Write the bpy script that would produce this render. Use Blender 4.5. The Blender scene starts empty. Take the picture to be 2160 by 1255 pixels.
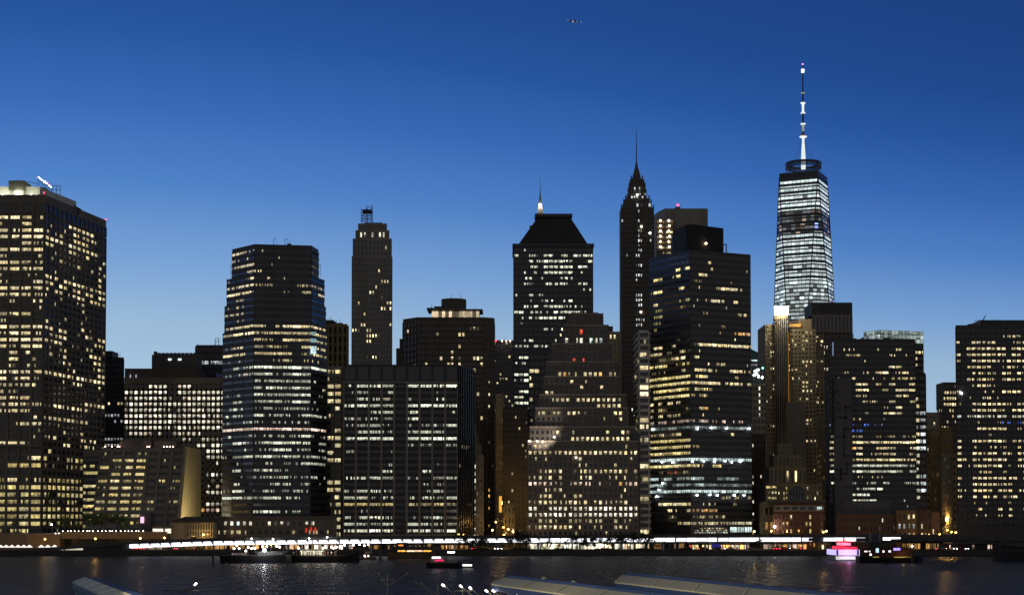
import bpy, math, random
from math import sin, cos, tan, pi, radians, sqrt, atan2
from mathutils import Vector, Matrix
random.seed(7)
RND = random.Random(11)
SC = bpy.context.scene
COL = SC.collection

# ------------------------------------------------------------------ camera geometry
F = 3300.0                      # focal length in photo pixels (2160 wide)
HC = 16.0                       # eye height above the river
TH = radians(2.0)               # slight upward tilt
HOR = 1095.0
CY = HOR - F * tan(TH)
G = 1.9                         # street level above the water

def ray(px, py):
    u = (px - 1080.0) / F; v = (CY - py) / F
    return u, cos(TH) - v * sin(TH), sin(TH) + v * cos(TH)
def at(px, py, D):              # world point on the plane Y = D
    u, dy, dz = ray(px, py); t = D / dy
    return Vector((u * t, D, HC + dz * t))
def atz(px, py, z):             # world point on the level plane Z = z
    u, dy, dz = ray(px, py); t = (z - HC) / dz
    return Vector((u * t, dy * t, z))
def PX(px, py, D): return at(px, py, D).x
def PZ(py, D): return at(1080, py, D).z

# ------------------------------------------------------------------ materials
MATS = {}
def nt_new(name):
    m = bpy.data.materials.new(name); m.use_nodes = True
    n = m.node_tree.nodes; l = m.node_tree.links
    return m, n, l, n['Principled BSDF']
def wallmat(key, rgb, rough=0.8, var=0.35, spec=0.3, scale=0.12):
    if key in MATS: return MATS[key]
    m, n, l, p = nt_new(key)
    tc = n.new('ShaderNodeTexCoord')
    mp = n.new('ShaderNodeMapping'); mp.inputs['Scale'].default_value = (1, 1, 0.18)
    l.new(tc.outputs['Object'], mp.inputs['Vector'])
    a = n.new('ShaderNodeTexNoise'); a.inputs['Scale'].default_value = scale; a.inputs['Detail'].default_value = 5
    l.new(mp.outputs['Vector'], a.inputs['Vector'])
    b = n.new('ShaderNodeTexNoise'); b.inputs['Scale'].default_value = 1.3; b.inputs['Detail'].default_value = 3
    l.new(tc.outputs['Object'], b.inputs['Vector'])
    ad = n.new('ShaderNodeMath'); ad.operation = 'ADD'
    l.new(a.outputs['Fac'], ad.inputs[0]); l.new(b.outputs['Fac'], ad.inputs[1])
    mr = n.new('ShaderNodeMapRange'); mr.inputs['From Min'].default_value = 0.6; mr.inputs['From Max'].default_value = 1.4
    mr.inputs['To Min'].default_value = 1 - var; mr.inputs['To Max'].default_value = 1 + var
    l.new(ad.outputs[0], mr.inputs['Value'])
    vm = n.new('ShaderNodeVectorMath'); vm.operation = 'SCALE'; vm.inputs[0].default_value = rgb
    l.new(mr.outputs['Result'], vm.inputs['Scale'])
    l.new(vm.outputs['Vector'], p.inputs['Base Color'])
    p.inputs['Roughness'].default_value = rough
    p.inputs['Specular IOR Level'].default_value = spec
    MATS[key] = m; return m
def plain(key, rgb, rough=0.6, metal=0.0):
    if key in MATS: return MATS[key]
    m, n, l, p = nt_new(key)
    tc = n.new('ShaderNodeTexCoord')
    a = n.new('ShaderNodeTexNoise'); a.inputs['Scale'].default_value = 2.0; a.inputs['Detail'].default_value = 4
    l.new(tc.outputs['Object'], a.inputs['Vector'])
    mr = n.new('ShaderNodeMapRange'); mr.inputs['To Min'].default_value = 0.75; mr.inputs['To Max'].default_value = 1.25
    l.new(a.outputs['Fac'], mr.inputs['Value'])
    vm = n.new('ShaderNodeVectorMath'); vm.operation = 'SCALE'; vm.inputs[0].default_value = rgb
    l.new(mr.outputs['Result'], vm.inputs['Scale']); l.new(vm.outputs['Vector'], p.inputs['Base Color'])
    p.inputs['Roughness'].default_value = rough; p.inputs['Metallic'].default_value = metal
    MATS[key] = m; return m
def lampmat(key, rgb, s, sample=False):
    if key in MATS: return MATS[key]
    m, n, l, p = nt_new(key)
    p.inputs['Base Color'].default_value = (*rgb, 1)
    p.inputs['Emission Color'].default_value = (*rgb, 1); p.inputs['Emission Strength'].default_value = s
    if not sample: m.cycles.emission_sampling = 'NONE'
    MATS[key] = m; return m
def glassmat():
    m, n, l, p = nt_new('window_glass')
    p.inputs['Base Color'].default_value = (0.03, 0.034, 0.043, 1)
    p.inputs['Roughness'].default_value = 0.09; p.inputs['Specular IOR Level'].default_value = 1.0
    at_ = n.new('ShaderNodeAttribute'); at_.attribute_name = 'lit'
    tc = n.new('ShaderNodeTexCoord')
    a = n.new('ShaderNodeTexNoise'); a.inputs['Scale'].default_value = 1.1; a.inputs['Detail'].default_value = 4
    l.new(tc.outputs['Object'], a.inputs['Vector'])
    mr = n.new('ShaderNodeMapRange'); mr.inputs['From Min'].default_value = 0.3; mr.inputs['From Max'].default_value = 0.7
    mr.inputs['To Min'].default_value = 0.45; mr.inputs['To Max'].default_value = 1.45
    l.new(a.outputs['Fac'], mr.inputs['Value'])
    vm = n.new('ShaderNodeVectorMath'); vm.operation = 'SCALE'
    l.new(at_.outputs['Color'], vm.inputs[0]); l.new(mr.outputs['Result'], vm.inputs['Scale'])
    l.new(vm.outputs['Vector'], p.inputs['Emission Color']); p.inputs['Emission Strength'].default_value = 1.0
    m.cycles.emission_sampling = 'NONE'
    return m
GLASS = glassmat()
METAL = plain('dark_steel', (0.06, 0.06, 0.065), 0.5, 0.6)
WHITE = lampmat('white_lamp', (1.0, 0.97, 0.92), 14.0)
SODIUM = lampmat('sodium_lamp', (1.0, 0.52, 0.10), 16.0)
REDL = lampmat('red_lamp', (1.0, 0.03, 0.05), 9.0)
WARML = lampmat('warm_lamp', (1.0, 0.80, 0.5), 12.0)

# ------------------------------------------------------------------ mesh builder
class MB:
    def __init__(s): s.v = []; s.f = []; s.c = []; s.lit = False
    def quad(s, a, b, c, d, col=None):
        i = len(s.v); s.v += [tuple(a), tuple(b), tuple(c), tuple(d)]; s.f.append((i, i+1, i+2, i+3))
        if col is not None: s.lit = True
        s.c.append(col or (0, 0, 0))
    def poly(s, pts, col=None):
        if col is not None: s.lit = True
        i = len(s.v); s.v += [tuple(p) for p in pts]; s.f.append(tuple(range(i, i+len(pts)))); s.c.append(col or (0, 0, 0))
    def hexa(s, b4, t4):        # bottom 4 (ccw from above) and top 4
        i = len(s.v); s.v += [tuple(p) for p in b4] + [tuple(p) for p in t4]
        for f in ((3,2,1,0), (4,5,6,7), (0,1,5,4), (1,2,6,5), (2,3,7,6), (3,0,4,7)):
            s.f.append(tuple(i+k for k in f)); s.c.append((0, 0, 0))
    def box(s, x0, x1, y0, y1, z0, z1):
        s.hexa([(x0,y0,z0),(x1,y0,z0),(x1,y1,z0),(x0,y1,z0)], [(x0,y0,z1),(x1,y0,z1),(x1,y1,z1),(x0,y1,z1)])
    def slab(s, O, U, V, N):    # parallelepiped: O + U,V,N
        s.hexa([O+N, O+U+N, O+U, O], [O+V+N, O+U+V+N, O+U+V, O+V])
    def prism(s, poly, z0, z1, poly1=None):
        n = len(poly); i = len(s.v); q = poly1 or poly
        s.v += [(p[0], p[1], z0) for p in poly] + [(p[0], p[1], z1) for p in q]
        s.f.append(tuple(i+k for k in reversed(range(n)))); s.f.append(tuple(i+n+k for k in range(n)))
        s.c += [(0,0,0)]*2
        for k in range(n):
            j = (k+1) % n; s.f.append((i+k, i+j, i+n+j, i+n+k)); s.c.append((0,0,0))
    def tube(s, p, q, r0, r1=None, n=8):
        r1 = r0 if r1 is None else r1
        p = Vector(p); q = Vector(q); d = (q-p).normalized()
        a = d.orthogonal().normalized(); b = d.cross(a); i = len(s.v)
        for (c, r) in ((p, r0), (q, r1)):
            for k in range(n): s.v.append(tuple(c + a*r*cos(2*pi*k/n) + b*r*sin(2*pi*k/n)))
        for k in range(n):
            j = (k+1) % n; s.f.append((i+k, i+j, i+n+j, i+n+k)); s.c.append((0,0,0))
        s.f.append(tuple(i+k for k in reversed(range(n)))); s.f.append(tuple(i+n+k for k in range(n))); s.c += [(0,0,0)]*2
    def lathe(s, c, prof, n=16):
        i = len(s.v); m = len(prof)
        for (r, z) in prof:
            for k in range(n): s.v.append((c[0]+r*cos(2*pi*k/n), c[1]+r*sin(2*pi*k/n), c[2]+z))
        for a in range(m-1):
            for k in range(n):
                j = (k+1) % n; s.f.append((i+a*n+k, i+a*n+j, i+(a+1)*n+j, i+(a+1)*n+k)); s.c.append((0,0,0))
        s.f.append(tuple(i+k for k in reversed(range(n)))); s.f.append(tuple(i+(m-1)*n+k for k in range(n))); s.c += [(0,0,0)]*2
    def ball(s, c, r, n=10):
        s.lathe(c, [(max(r*sin(pi*k/6), r*0.02), -r*cos(pi*k/6)) for k in range(7)], n)
    def build(s, name, mat, parent=None, off=(0, 0, 0), smooth=False):
        me = bpy.data.meshes.new(name)
        ox, oy, oz = off
        me.from_pydata([(x-ox, y-oy, z-oz) for x, y, z in s.v], [], s.f)
        if s.lit:
            a = me.attributes.new('lit', 'FLOAT_COLOR', 'FACE')
            a.data.foreach_set('color', [k for c in s.c for k in (*c, 1.0)])
        if mat: me.materials.append(mat)
        if smooth: me.polygons.foreach_set('use_smooth', [True]*len(me.polygons))
        o = bpy.data.objects.new(name, me); COL.objects.link(o)
        if parent: o.parent = parent
        return o

def tag(o, label=None, cat=None, group=None, kind=None):
    if label: o['label'] = label
    if cat: o['category'] = cat
    if group: o['group'] = group
    if kind: o['kind'] = kind
    return o
def empty(name, loc, label, cat, group=None, rz=0):
    o = bpy.data.objects.new(name, None); COL.objects.link(o)
    o.location = loc; o.rotation_euler = (0, 0, rz); o.empty_display_size = 1
    return tag(o, label, cat, group)
KIDS = {}
def kids(o):
    return [c for c in bpy.data.objects if c.parent == o]
def copy_tree(o, parent=None):
    c = o.copy(); COL.objects.link(c)
    if parent: c.parent = parent
    for ch in kids(o): copy_tree(ch, c)
    return c
def point(name, loc, rgb, watts, r=0.4, parent=None, off=(0,0,0)):
    L = bpy.data.lights.new(name, 'POINT'); L.color = rgb; L.energy = watts; L.shadow_soft_size = r
    o = bpy.data.objects.new(name, L); COL.objects.link(o)
    o.location = Vector(loc) - Vector(off)
    if parent: o.parent = parent
    return o
def spot(name, loc, target, rgb, watts, ang=1.2, r=0.4, parent=None, off=(0,0,0)):
    L = bpy.data.lights.new(name, 'SPOT'); L.color = rgb; L.energy = watts; L.shadow_soft_size = r; L.spot_size = ang; L.spot_blend = 0.6
    o = bpy.data.objects.new(name, L); COL.objects.link(o)
    o.location = Vector(loc) - Vector(off)
    o.rotation_euler = (Vector(target) - Vector(loc)).to_track_quat('-Z', 'Y').to_euler()
    if parent: o.parent = parent
    return o

# ------------------------------------------------------------------ tints of lit rooms
T = {'W': (1.0, 0.82, 0.43), 'Y': (1.0, 0.80, 0.30), 'C': (0.78, 0.97, 0.92), 'N': (1.0, 0.93, 0.72), 'G': (0.93, 1.0, 0.78),
     'O': (1.0, 0.50, 0.14), 'B': (0.08, 0.22, 1.0), 'R': (1.0, 0.10, 0.06), 'P': (1.0, 0.72, 0.58), 'K': (0.85, 0.95, 1.0)}
def mixc(a, b, t): return tuple(a[i]*(1-t) + b[i]*t for i in range(3))

class Bld:
    """A building: an Empty at its base; walls, roof pieces and windows are its children."""
    def __init__(s, name, label, loc, cat='building', group=None):
        s.loc = Vector(loc); s.e = empty(name, loc, label, cat, group); s.m = {}; s.wins = []
    def mb(s, part, mat):
        k = (part, mat.name)
        if k not in s.m: s.m[k] = (MB(), mat)
        return s.m[k][0]
    def facade(s, mat, O, U, V, rows, cols, pat, wf=0.7, hf=0.5, tint='W', pd=0.35, sd=0.25, sub=None, gain=1.0, part='wall', warm=0.25, min_px=9.0, vshift=0.0, split=True, dim=0.0):
        O, U, V = Vector(O), Vector(U), Vector(V)
        N = U.cross(V).normalized(); w = s.mb(part, mat)
        cw, rh = 1.0/cols, 1.0/rows
        Lu, Lv = U.length, V.length
        if wf < 0.995:
            for i in range(cols+1):
                a = max(0, i*cw - cw*(1-wf)/2); b = min(1, i*cw + cw*(1-wf)/2)
                w.slab(O + U*a, U*(b-a), V, N*pd)
        for j in range(rows+1):
            a = max(0, j*rh - rh*(1-hf)/2 + vshift*rh); b = min(1, j*rh + rh*(1-hf)/2 + vshift*rh)
            if b > a and sd > 0: w.slab(O + V*a, U, V*(b-a), N*sd)
        n_sub = sub or max(1, round(cw*wf*Lu/1.7))
        R = RND
        for j in range(rows):
            spec = pat[j] if j < len(pat) else 0
            rt = tint; rg = gain
            if isinstance(spec, tuple): spec, rt, rg = spec[0], (spec[1] if len(spec) > 1 else tint), gain*(spec[2] if len(spec) > 2 else 1)
            if not isinstance(spec, str):
                d = spec/10.0; run = R.random() < d; st = ''
                for i in range(cols):
                    if R.random() < 0.55: run = R.random() < d
                    st += R.choice('##+') if run else (R.choice('..-') if R.random() < d else '.')
                spec = st
            for i in range(cols):
                ch = spec[min(len(spec)-1, int((i+0.5)*len(spec)/cols))] if spec else '.'
                t = rt
                u0 = i*cw + cw*(1-wf)/2; u1 = u0 + cw*wf
                v1 = 1 - j*rh - rh*(1-hf)/2 + vshift*rh; v0 = v1 - rh*hf
                base = T[t]
                j1 = R.random()
                base = mixc(base, T['N'], j1*0.35) if R.random() < 0.6 else mixc(base, T['Y'] if R.random() < 0.7 else T['O'], R.random()*warm)
                if ch in 'cC': base = T['C']
                elif ch == 'r': base = T['R']
                elif ch == 'b': base = T['B']
                elif ch == 'o': base = T['O']
                elif ch == 'p': base = T['P']
                elif ch == 'k': base = T['K']
                lvl = 1.04*min(1.9, R.lognormvariate(0, .38))*rg
                p_on = {'#': .96, '+': .62, '-': .26, '.': .012/max(1, n_sub**.5*.8) if rows*cols > 60 else 0, 'c': .9, 'C': 1, 'r': .5, 'b': .6, 'o': .9, 'p': .9, 'k': .95}.get(ch, 0)
                if ch in 'c': lvl *= 0.35
                if ch == '+': lvl *= 0.8
                if ch == '-': lvl *= 0.7
                q = []
                blind = R.random() < 0.3
                for k in range(n_sub):
                    a, b = u0 + (u1-u0)*k/n_sub, u0 + (u1-u0)*(k+1)/n_sub
                    on = R.random() < p_on
                    g = lvl*R.uniform(0.45, 1.2) if on else (lvl*R.choice((0, 0, 0, .05, .12)) if ch in '#+' else dim*R.random())
                    vm = v0 + (v1-v0)*R.choice((0.25, 0.35, 0.45, 0.55, 0.65))
                    if split and n_sub <= 12:
                        fl = R.choice((.12, .3, .45, .6, .8, 1.0)) if not blind else 1; top = tuple(x*g for x in base); lo = tuple(x*g*fl for x in base)
                        q.append((a, b, vm, v1, top)); q.append((a, b, v0, vm, lo))
                    else:
                        q.append((a, b, v0, v1, tuple(x*g for x in base)))
                pc = O + U*((u0+u1)/2) + V*((v0+v1)/2)
                area = (Lu*(u1-u0))*(Lv*(v1-v0))*(F/max(pc.y, 1))**2*abs(N.y)
                if N.y > -0.05: area = 0
                s.wins.append((area, [(O + U*a + V*c + N*0.05, O + U*b + V*c + N*0.05, O + U*b + V*d + N*0.05, O + U*a + V*d + N*0.05, col) for a, b, c, d, col in q]))
    def pane(s, a, b, c, d, col, area=20):
        s.wins.append((area, [(Vector(a), Vector(b), Vector(c), Vector(d), col)]))
    def done(s, most=96, min_px=14.0):
        for (part, _k), (m, mat) in s.m.items(): m.build(part, mat, s.e, s.loc)
        s.wins.sort(key=lambda x: -x[0])
        rest = MB(); n = 0
        for area, quads in s.wins:
            one = n < most and area >= min_px
            m = MB() if one else rest
            for a, b, c, d, col in quads: m.quad(a, b, c, d, col)
            if one: m.build('window', GLASS, s.e, s.loc); n += 1
        if rest.f: tag(rest.build('small_window', GLASS, s.e, s.loc), kind='stuff')
        return s

def box_bld(name, label, xl, xr, ytop, D, depth, mat, rows, cols, pat, ybase=None, roofm=None, rot=0.0, sides=None, wtop=0.0, wbot=None, ex=None, parapet=1.0, square=False, **kw):
    """A plain block: front from photo column xl to xr at distance D, turned by rot (degrees), windows on the front and on any visible side."""
    A = at(xl, ytop, D); B = at(xr, ytop, D); zt = A.z
    c = (A+B)/2; w = (B.x-A.x)
    r = radians(rot); ux = Vector((cos(r), sin(r), 0)); uy = Vector((-sin(r), cos(r), 0))
    a = Vector((A.x, D, 0)); b = a + ux*w
    d, cc = a + uy*depth, b + uy*depth
    if rot == 0 and not square:         # flanks turned edge-on to the river view
        q = 1 + depth/D; d, cc = Vector((max(a.x*q, a.x) if a.x > 0 else a.x, D+depth, 0)), Vector((min(b.x*q, b.x) if b.x < 0 else b.x, D+depth, 0))
        if cc.x - d.x < 4: d, cc = a + uy*depth, b + uy*depth
    zb = G if ybase is None else PZ(ybase, D)
    s = Bld(name, label, (c.x, D + depth/2, G))
    s.mb('wall', mat).prism([a.xy, b.xy, cc.xy, d.xy], zb, zt)
    zwt = zt - wtop; zwb = zb if wbot is None else PZ(wbot, D)
    kw2 = dict(kw)
    s.facade(mat, (a.x, a.y, zwb), b-a, (0, 0, zwt-zwb), rows, cols, pat, **kw)
    cw = w/cols; nside = max(2, round(depth/cw))
    sp = sides if sides is not None else [2]*rows
    s.facade(mat, (b.x, b.y, zwb), cc-b, (0, 0, zwt-zwb), rows, nside, sp, **kw2)
    s.facade(mat, (d.x, d.y, zwb), a-d, (0, 0, zwt-zwb), rows, nside, sp, **kw2)
    if parapet:
        pm = s.mb('parapet', roofm or mat)
        q = 0.5
        for (p0, p1) in ((a, b), (b, cc), (cc, d), (d, a)):
            t = (p1-p0).normalized(); nn = Vector((t.y, -t.x, 0))
            pm.slab(Vector((p0.x, p0.y, zt)) - nn*0.0 , (p1-p0) - t*q, Vector((0, 0, parapet)), -nn*q)
    s.A, s.B, s.C, s.Dd, s.zt, s.ux, s.uy = a, b, cc, d, zt, ux, uy
    if parapet and w > 8: clutter(s, a.x+2, b.x-2, D+3, D+depth*.7, zt)
    if ex: ex(s)
    return s.done()
CL = random.Random(77)
def clutter(s, x0, x1, y0, y1, z, n=4, hmax=2.2):
    """small plant boxes, vents and a thin aerial standing back from the roof edge"""
    m = MB(); t = MB()
    for i in range(n):
        w, d, h = CL.uniform(1.5, min(6, (x1-x0)*.25)), CL.uniform(1.5, 4), CL.uniform(.5, hmax); x = CL.uniform(x0+1, max(x0+1.1, x1-w-1)); y = CL.uniform(y0, max(y0+.1, y1-d))
        m.box(x, x+w, y, y+d, z-.1, z+h+i*.013)
        if CL.random() < .5: t.tube((x+w*.5, y+d*.5, z+h), (x+w*.5, y+d*.5, z+h+CL.uniform(2, 5)), .12, .07, 4)
    m.build('roof_plant', W_DARK, s.e, s.loc)
    if t.f: t.build('aerial', METAL, s.e, s.loc)
def antenna(s, px, y0, y1, D, r=0.25, part='antenna', mat=None):
    m = MB(); p = at(px, y0, D); q = at(px, y1, D); m.tube(p, (p.x, p.y, q.z), r, r*0.5, 6)
    m.build(part, mat or METAL, s.e, s.loc)
def rooftop(s, xl, xr, yt, yb, D, depth, mat, part='roof_plant'):
    m = MB(); a = at(xl, yb, D); b = at(xr, yb, D); z = PZ(yt, D)
    m.box(a.x, b.x, D, D+depth, a.z - 0.3, z); m.build(part, mat, s.e, s.loc)
# ================================================================== SKYLINE
W_BROWN = wallmat('brown_concrete', (0.195, 0.178, 0.155))
W_DARK = wallmat('dark_cladding', (0.085, 0.083, 0.09), 0.6)
W_BLACK = wallmat('black_cladding', (0.052, 0.055, 0.066), 0.35, spec=0.5)
W_STONE = wallmat('grey_limestone', (0.28, 0.265, 0.24))
W_SLATE = wallmat('slate_blue_cladding', (0.085, 0.092, 0.115), 0.5)
W_LIME = wallmat('pale_limestone', (0.36, 0.33, 0.27))
W_BEIGE = wallmat('beige_masonry', (0.42, 0.36, 0.22))
W_BRICK = wallmat('red_brick', (0.22, 0.10, 0.065))
W_BRICKB = wallmat('brown_brick', (0.15, 0.10, 0.075))
W_GREY = wallmat('grey_panel', (0.13, 0.13, 0.15))
W_WHITE = wallmat('white_panel', (0.55, 0.55, 0.52))
W_ROOF = wallmat('roof_membrane', (0.05, 0.05, 0.05))
W_DKST = wallmat('dark_stone', (0.11, 0.095, 0.08))
W_OCHRE = wallmat('ochre_masonry', (0.33, 0.24, 0.10))

# ---------------------------------------------------------------- big tower at the left end
def big_left_tower():
    D = 830.0
    C = at(95, 411, D); zt = C.z
    D2 = (zt - HC) / ((PZ(465, 1000) - HC) / 1000.0)
    E = at(224, 465, D2); A = at(-78, 411, D)
    s = Bld('office_tower', 'tall brown office tower with a floodlit white plant room on its roof', (0.5*(A.x+C.x), D+30, G))
    back = Vector((A.x - 30, D2 + 10, 0))
    s.mb('wall', W_BROWN).prism([A.xy, C.xy, E.xy, back.xy], G, zt)
    front = ["###-","-+#.","#+##","####","..+-","####","-..-","###-","##++","-.--","-..+","####","###+",".-.+","...-","###.","-..-","####","-##-","####","#+##",".+--",".+.-",
             ".+--","##+#","#+#-","#++-","-+..","#+#.","+++-","+++.","...-",".-+#","...-","...-","##+."]
    side = [".....######...",".-.--.++++-+..","-.--..-++++...","####.###-+++..","##...##..#-+.+","-.-...-.....+.",".-.-..-#..-.-+","...........-+.","..-...-...-.-.","++#.##-##++++#","##.##-+#+##.##",
            "+-##.-###.##+#","-..-.-.---.-.-",".-............","..-.-....-....","....-...-..-..","+-.-....+-++..","++.##..+.++.++",".+-+#.-...--++","+-++..-+.+++.+","-+.++-..+-+++.",".+-++..-+.++++",
            "-.-.++..-..-++",".-...++-.-..++","#+##+#+##+####","......-+-..-..","-.............","..-...........",".........+++##","..##+++++-+-.-","..............","+##+-##+-+....","...-..........","-...-.-.-..-..",".++.++-.++++..","...-++..++++.+"]
    z1, z2 = PZ(452, D), PZ(941, D)
    U = C - A; U.z = 0; S = E - C; S.z = 0
    nb = max(4, round(U.length/5.9)); pad = nb - 4
    s.facade(W_BROWN, (A.x, A.y, z2), U, (0, 0, z1-z2), 36, nb, [r[0]*pad + r for r in front], wf=.80, hf=.48, tint='W', pd=.9, sd=.2, sub=6)
    s.facade(W_BROWN, (C.x, C.y, z2), S, (0, 0, z1-z2), 36, 14, side, wf=.74, hf=.50, tint='W', pd=.45, sd=.15, sub=2)
    # dark louvred storeys under the roofline
    for (O, V_, n) in ((A, U, nb), (C, S, 14)):
        s.facade(W_BROWN, (O.x, O.y, PZ(450, D)), V_, (0, 0, PZ(428, D)-PZ(450, D)), 1, n, ['.'*n], wf=.72, hf=.8, pd=.5, sd=.4, sub=3)
    low_f = ["....", "..-#","-###","....","-#--","+#+#","####","##+#","####","####","#+##","--+."]
    low_s = [".#...-.--.....", "#..+.####.....","-.-.-++++.....",".........+++++","-+++++++-+++++","##############","+-.###########","++++++++-+++++","####-#########","##############","+-.##+++++++++","-..-.........."]
    z3 = PZ(1127, D)
    s.facade(W_BROWN, (A.x, A.y, z3), U, (0, 0, z2-z3-0.4), 12, nb, [(r[0]*pad + r, 'Y', .62) for r in low_f], wf=.80, hf=.52, pd=.9, sd=.3, sub=6)
    s.facade(W_BROWN, (C.x, C.y, z3), S, (0, 0, z2-z3-0.4), 12, 14, [(r, 'Y', .55) for r in low_s], wf=.72, hf=.54, pd=.45, sd=.15, sub=2)
    pm = MB(); pm.slab(Vector((A.x, A.y, z2-0.4)), U, Vector((0,0,1.6)), Vector((0,-1.1,0))); pm.build('belt_course', W_BROWN, s.e, s.loc)
    # roof plant, floodlit
    white = wallmat('plant_room_white', (0.62, 0.64, 0.54), 0.6, .15)
    m = MB(); x0, x1 = PX(-70, 400, D+8), PX(86, 400, D+8)
    m.prism([(x0, D+8), (x1-5, D+8), (x1-1, D+9.5), (x1, D+13), (x1+8, D+48), (x0, D+48)], zt, PZ(393.5, D+8)); m.build('plant_room', white, s.e, s.loc)
    m = MB(); m.box(PX(18, 390, D+5), PX(51, 390, D+5), D+5, D+20, zt+3.4, PZ(381, D+5)); m.build('stair_bulkhead', wallmat('bulkhead_grey', (.33,.34,.24)), s.e, s.loc)
    m = MB(); m.box(PX(18.5, 390, D+5.2), PX(50.5, 390, D+5.2), D+5.2, D+20, zt, zt+3.4); m.build('bulkhead_base', white, s.e, s.loc)
    m = MB(); m.box(PX(62, 390, D+20), PX(77, 390, D+20), D+20, D+30, PZ(393.5, D+8), PZ(390, D+8)); m.build('vent', W_BLACK, s.e, s.loc)
    m = MB(); cxr, yr = PX(113, 412, D+42), D+42
    m.box(PX(60, 390, D+30), cxr+3, D+16, D+60, zt, PZ(407, D+30)); m.build('roof_plant', W_BROWN, s.e, s.loc)
    # floodlights on the roof ledge
    for px in (-40, 5, 35, 66):
        p = at(px, 411, D+3); p.z = zt + .5
        k = MB(); k.box(p.x-.4, p.x+.4, p.y-.3, p.y+.3, zt, zt+.7); k.build('floodlight', WHITE, s.e, s.loc)
        spot('flood_light', (p.x, p.y, zt+.9), (p.x+1, D+9, zt+2.0), (1, .98, .8), 1500 if px != 35 else 1100, 2.4, .3, s.e, s.loc)
    # slanting lit tennis-net like frame and lattice
    fr = MB()
    a0, a1 = at(80, 374, D+16), at(108, 394, D+40)
    for k in range(9):
        t = k/8; p = a0.lerp(a1, t); fr.tube((p.x, p.y, zt+1), p, .12, .12, 4)
    fr.tube(a0, a1, .15, .15, 4); fr.tube(a0 - Vector((0,0,1.5)), a1 - Vector((0,0,1.5)), .12, .12, 4)
    for (pa, pb) in (((108,392),(127,392)), ((108,400),(127,401)), ((110,390),(110,412)), ((119,392),(119,412)), ((127,392),(127,415)), ((36,380),(60,385)), ((60,383),(82,389))):
        fr.tube(at(*pa, D+40), at(*pb, D+40), .16, .16, 4)
    fr.build('sign_frame', METAL, s.e, s.loc)
    for k in range(14):
        p = a0.lerp(a1, k/13) + Vector((0, -.3, RND.uniform(-.3, .3))); b = MB(); b.ball(p, .3, 6)
        b.build('sign_lamp', WHITE if k % 5 else (REDL if k % 2 == 0 else lampmat('green_lamp', (.1,1,.5), 6)), s.e, s.loc)
    for (px, py, d) in ((93, 407, D-.3), (223, 463, D2)):
        p = at(px, py, d); b = MB(); b.ball(p, .36, 8); b.build('beacon', REDL, s.e, s.loc)
    dish = MB(); p = at(165, 441, D+34); dish.tube(p - Vector((0,0,3)), p, .5, .5, 6); dish.tube(p - Vector((2.5,0,-2)), p + Vector((1.6,0,-.6)), .35, .5, 6); dish.build('antenna', METAL, s.e, s.loc)
    s.done()
big_left_tower()

# ---------------------------------------------------------------- sloping beige block
def sloping_block():
    D = 790.0
    zt, zb = PZ(944, D), G
    xl, xr = PX(213, 944, D), PX(390, 944, D)
    ztop = zt; run = 17.0; zlow = PZ(1114, D)
    slope = run/(zt - zlow)
    def yf(z): return D - (ztop - z)*slope
    s = Bld('sloping_office_block', 'low office block with a battered front and a blank floodlit beige end wall', ((xl+xr)/2, D+10, G))
    w = s.mb('wall', W_BROWN)
    y0, yb = yf(zb), D + 26
    w.hexa([(xl, y0, zb), (xr, y0, zb), (xr, yb, zb), (xl, yb, zb)], [(xl, D, zt), (xr, D, zt), (xr, yb, zt), (xl, yb, zt)])
    xe = PX(424, 944, yb+4); e = MB()
    e.hexa([(xr+.02, y0+.1, zb), (xr+1.2, y0+.1, zb), (xe, yb+4, zb), (xr+.02, yb+4, zb)], [(xr+.02, D+.1, zt+.5), (xr+1.2, D+.1, zt+.5), (xe, yb+4, zt+.5), (xr+.02, yb+4, zt+.5)])
    e.build('end_wall', W_BEIGE, s.e, s.loc)
    rows = ["...-...",".###.-.","#+##-.-","-###..-","####.--","-###..-",".###-..","####+.-","####+..","-###...","..-+...","......."]
    O = Vector((xl, yf(zlow-2.5), zlow-2.5)); V = Vector((xl, yf(zt-1.5), zt-1.5)) - O
    s.facade(W_BROWN, O, (xr-xl, 0, 0), V, 12, 7, [(r, 'Y', .62) for r in rows], wf=.74, hf=.44, pd=.9, sd=.45, sub=6)
    # recessed ribbon strip on its flank
    xa = PX(176, 960, D+6)
    s.mb('wall', W_BROWN).box(xa, xl-.02, D+6, yb, zb, PZ(948, D+6))
    s.facade(W_DARK, (xa, D+6, PZ(1117, D+6)), (xl-xa-.1, 0, 0), (0, 0, PZ(962, D+6)-PZ(1117, D+6)), 11, 1, [(r, 'Y', .66) for r in ".-#.#####++"], wf=.97, hf=.44, pd=.2, sd=.1, sub=9)
    m = MB(); m.box(xl+8, xl+24, D+6, D+20, zt, PZ(926, D+6)); m.box(xl+24.5, xl+36, D+9, D+20, zt, PZ(930, D+9)); m.build('roof_plant', W_BROWN, s.e, s.loc)
    for px in (222, 236, 248, 252, 311, 315, 346, 352, 358, 365):
        p = at(px, 938, D+3); p.z = zt+.7; b = MB(); b.ball(p, .35, 6); b.build('parapet_lamp', lampmat('rose_lamp', (1,.6,.5), 7), s.e, s.loc)
    pl = at(405, 1140, D-45)
    spot('wall_light', (xr+21, D-16, 8), (xr+5, D+8, 24), (1, .80, .42), 34000, 1.9, 1, s.e, s.loc)
    s.done()
sloping_block()

def r_flat(n, d): return [d]*n
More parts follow.
